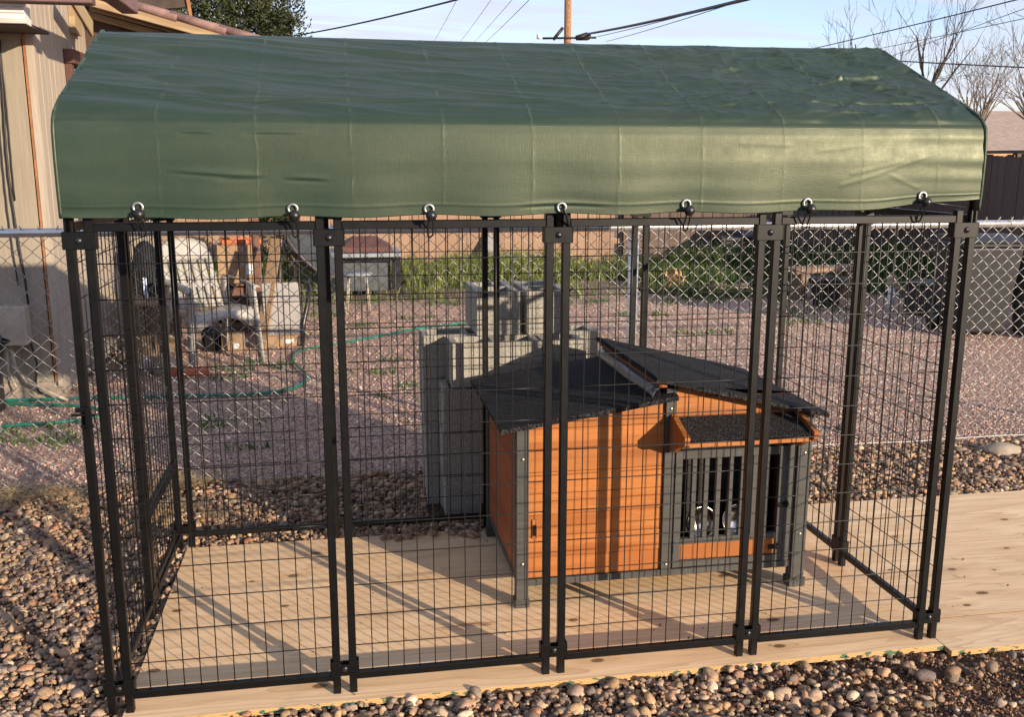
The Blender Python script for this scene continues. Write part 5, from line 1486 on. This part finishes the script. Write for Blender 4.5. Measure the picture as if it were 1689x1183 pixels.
# dense evergreen behind the house
ev = empty('evergreen_tree', (-.95, 13.6, GZ)); tag(ev, 'dense dark evergreen behind the house roof', 'tree')
m = MB(); m.tube([(0, 0, -.1), (.05, 0, 2), (0, .05, 4.2)], [.16, .12, .05], 10); obj('trunk', m, 'bark_brown', ev, True)
cl_ = []
for k in range(620):
    a, zc = NR.uniform(0, 6.283), NR.uniform(1.2, 5.4)
    R_ = 1.16 * math.sqrt(max(.02, 1 - ((zc - 3.2) / 2.7) ** 2)) * NR.uniform(.55, 1.0)
    cl_.append((R_ * math.cos(a), R_ * math.sin(a), zc, NR.uniform(.14, .26)))
cl_ = np.array(cl_)
n_ = 78000
ci = NR.integers(0, len(cl_), n_); dv = NR.normal(size=(n_, 3)); dv /= np.linalg.norm(dv, axis=1, keepdims=True)
P = cl_[ci, :3] + dv * (cl_[ci, 3] * NR.uniform(.55, 1.05, n_))[:, None] * np.array([1, 1, 1.25])
d1 = NR.normal(size=(n_, 3)) * .6 + dv + np.array([0, 0, .5]); d1 /= np.linalg.norm(d1, axis=1, keepdims=True)
d2 = np.cross(d1, NR.normal(size=(n_, 3))); d2 /= np.linalg.norm(d2, axis=1, keepdims=True)
Lf = NR.uniform(.03, .075, n_)[:, None]; wf_ = NR.uniform(.010, .022, n_)[:, None]
V = np.stack([P - d2 * wf_, P + d2 * wf_, P + d1 * Lf], 1).reshape(-1, 3)
tint = np.clip(NR.normal(.42, .2, n_) + (NR.uniform(-.2, .2, len(cl_)))[ci], 0, 1)
o = link(bpy.data.objects.new('crown', np_mesh('crown', V, np.arange(n_ * 3).reshape(-1, 3), np.repeat(tint, 3)[:, None] * np.ones((1, 3)), 'cedar_leaf', False)), ev)
# juniper bush beyond the round chair
jb = empty('shrub', (-.15, 9.6, GZ)); tag(jb, 'dark green shrub against the fence behind the cardboard boxes', 'shrub')
m = MB()
for k in range(7):
    a = k * .9; m.tube([(0, 0, 0), (.10 * math.cos(a), .10 * math.sin(a), .30), (.22 * math.cos(a), .22 * math.sin(a), .62)], [.016, .011, .005], 6)
obj('stems', m, 'bark_brown', jb, True)
n_ = 7000
dv = NR.normal(size=(n_, 3)); dv /= np.linalg.norm(dv, axis=1, keepdims=True)
P = dv * (NR.uniform(.3, 1, n_) ** .5)[:, None] * np.array([.34, .30, .38]) + np.array([0, 0, .62])
ok = np.array([mnoise.noise(Vector(p_) * 6) for p_ in P]) > -.15; P = P[ok]; dv = dv[ok]; n_ = len(P)
d1 = NR.normal(size=(n_, 3)) * .6 + dv; d1 /= np.linalg.norm(d1, axis=1, keepdims=True); d2 = np.cross(d1, NR.normal(size=(n_, 3))); d2 /= np.linalg.norm(d2, axis=1, keepdims=True)
V = np.stack([P - d2 * .010, P + d2 * .010, P + d1 * .05], 1).reshape(-1, 3)
link(bpy.data.objects.new('foliage', np_mesh('foliage', V, np.arange(n_ * 3).reshape(-1, 3), np.repeat(NR.uniform(.2, .9, n_), 3)[:, None] * np.ones((1, 3)), 'cedar_leaf', False)), jb)

# ------------------------------------------------------------------ neighbour's low house and far hill
nh = empty('neighbour_house', (22.5, 24.5, GZ)); tag(nh, "neighbouring house with a tan shingled hip roof beyond the right fence", 'house')
m = MB(); x0_, x1_, y0_, y1_, ze, zr = -4.9, 6.0, -2.5, 3.5, 1.80, 3.05
m.add([(x0_, y0_, ze), (x1_, y0_, ze), (x1_, y1_, ze), (x0_, y1_, ze), (x0_ + 2.6, .5, zr), (x1_ - 2.6, .5, zr)], [(0, 1, 5, 4), (1, 2, 5), (2, 3, 4, 5), (3, 0, 4), (3, 2, 1, 0)]); obj('roof', m, 'shingle_tan', nh)
obj('fascia', B(((x0_ - .02, y0_ - .05, ze - .13), (x1_ + .02, y0_ - .001, ze + .01))), 'fascia_orange', nh, False, .005)
obj('wall', B(((x0_ + .3, y0_ + .3, 0), (x1_ - .3, y1_ - .3, ze - .02))), 'tan_siding', nh)
for k in range(20):
    obj('rafter_tail', B(((x0_ + .3 + k * .52, y0_ - .04, ze - .20), (x0_ + .36 + k * .52, y0_ + .3, ze - .131))), 'cream_timber', nh)
for (a, b) in ((-3.6, -2.5), (.2, 1.6)):
    w_ = obj('window', B(((a, y0_ + .27, .8), (b, y0_ + .299, 1.5))), 'window_glass', nh); obj('window_frame', B(((a - .08, y0_ + .26, .72), (b + .08, y0_ + .28, .79)), ((a - .08, y0_ + .26, 1.501), (b + .08, y0_ + .28, 1.58))), 'gutter_white', w_)
hx, hf = [], []
n_ = 60
for i in range(n_ + 1):
    x = 40 + i * 6; z = 6 + 7 * math.exp(-((x - 205) / 60) ** 2) + 3 * mnoise.noise((x * .02, 0, 0)) + 1.2 * mnoise.noise((x * .09, 3, 0))
    hx += [(x, 230, -2), (x, 240, z), (x, 330, -2)]
for i in range(n_):
    a = i * 3; hf += [(a, a + 3, a + 4, a + 1), (a + 1, a + 4, a + 5, a + 2)]
m = MB(); m.add(hx, hf); tag(obj('hills', m, 'hill_blue', None, True), kind='structure')

# ------------------------------------------------------------------ utility pole and overhead lines
up_ = empty('utility_pole', (5.49, 18.0, GZ)); tag(up_, 'brown wooden utility pole rising behind the middle of the tarp', 'utility pole')
m = MB(); m.tube([(0, 0, -.3), (0, 0, 7.5)], [.085, .068], 14); o = obj('pole', m, 'pole_wood', up_, True)
m = MB(); m.tube([(-.55, -.08, 4.02), (.6, -.08, 4.06)], .022, 8); m.tube([(-.32, -.08, 4.0), (-.12, -.08, 4.24)], .034, 8); obj('bracket', m, 'cable_black', up_, True)
m = MB(); m.tube([(.16, -.1, 4.04), (.40, -.1, 4.08)], [.05, .085], 12); m.tube([(.40, -.1, 4.08), (.46, -.1, 4.06)], .06, 10); obj('splice_case', m, 'cable_black', up_, True)
m = MB(); m.lathe([(.0001, 4.02), (.05, 4.03), (.05, 4.12), (.0001, 4.13)], 12, Matrix.Translation((-.62, -.05, -.02))); obj('insulator', m, 'gutter_white', up_, True)
def span(a, b, sag, n_=14):
    a, b = Vector(a), Vector(b)
    return [a + (b - a) * (k / n_) - Vector((0, 0, sag * 4 * (k / n_) * (1 - k / n_))) for k in range(n_ + 1)]
def ext(a, b, f0, f1):
    a, b = Vector(a), Vector(b); return a + (b - a) * f0, a + (b - a) * f1
def overhead(a, b, sag, r, label, f0=0, f1=1.6):
    p_, q_ = ext(a, b, f0, f1)
    return cable('overhead_line', span(p_, q_, sag), r, 'cable_black', label, 'cable', 6, 'overhead lines')
overhead((.03, 14, 3.522), (1.657, 8, 3.136), .08, .010, 'twisted service line crossing the sky right of the evergreen', -.5, 1.5)
overhead((5.999, 18, 4.13), (5.377, 9, 3.395), .04, .022, 'thick black overhead cable leaving the pole to the right', -.05, 1.4)
overhead((6.133, 18, 4.06), (5.035, 9, 3.302), .03, .006, 'thin wire just below the thick overhead cable')
overhead((6.333, 18, 3.966), (4.961, 9, 3.245), .03, .005, 'lowest thin wire right of the utility pole')
overhead((11.446, 18, 4.027), (10.54, 11, 3.848), .03, .010, 'upper overhead line above the bare trees', -.3, 1.8)
overhead((12.689, 18, 3.976), (11.617, 12, 3.771), .02, .006, 'middle overhead line crossing the bare trees', -.3, 1.8)
overhead((12.781, 18, 3.757), (11.599, 12, 3.919), .02, .006, 'steep thin line crossing the middle overhead line', -.3, 1.8)
overhead((13.231, 18, 3.70), (13.231, 14, 3.221), .02, .013, 'thick level overhead line above the low tan roof', -.3, 2.2)
for k, (a, b) in enumerate((((2.94, 20, 4.224), (2.412, 12, 3.767)), ((3.558, 20, 4.238), (2.908, 12, 3.781)), ((3.904, 20, 4.246), (3.213, 12, 3.79)), ((4.182, 20, 4.252), (3.465, 12, 3.797)))):
    overhead(a, b, .02, .0035 if k != 3 else .005, ('first', 'second', 'third', 'fourth')[k] + ' from the left of four faint wires left of the pole', -.3, 1.6)
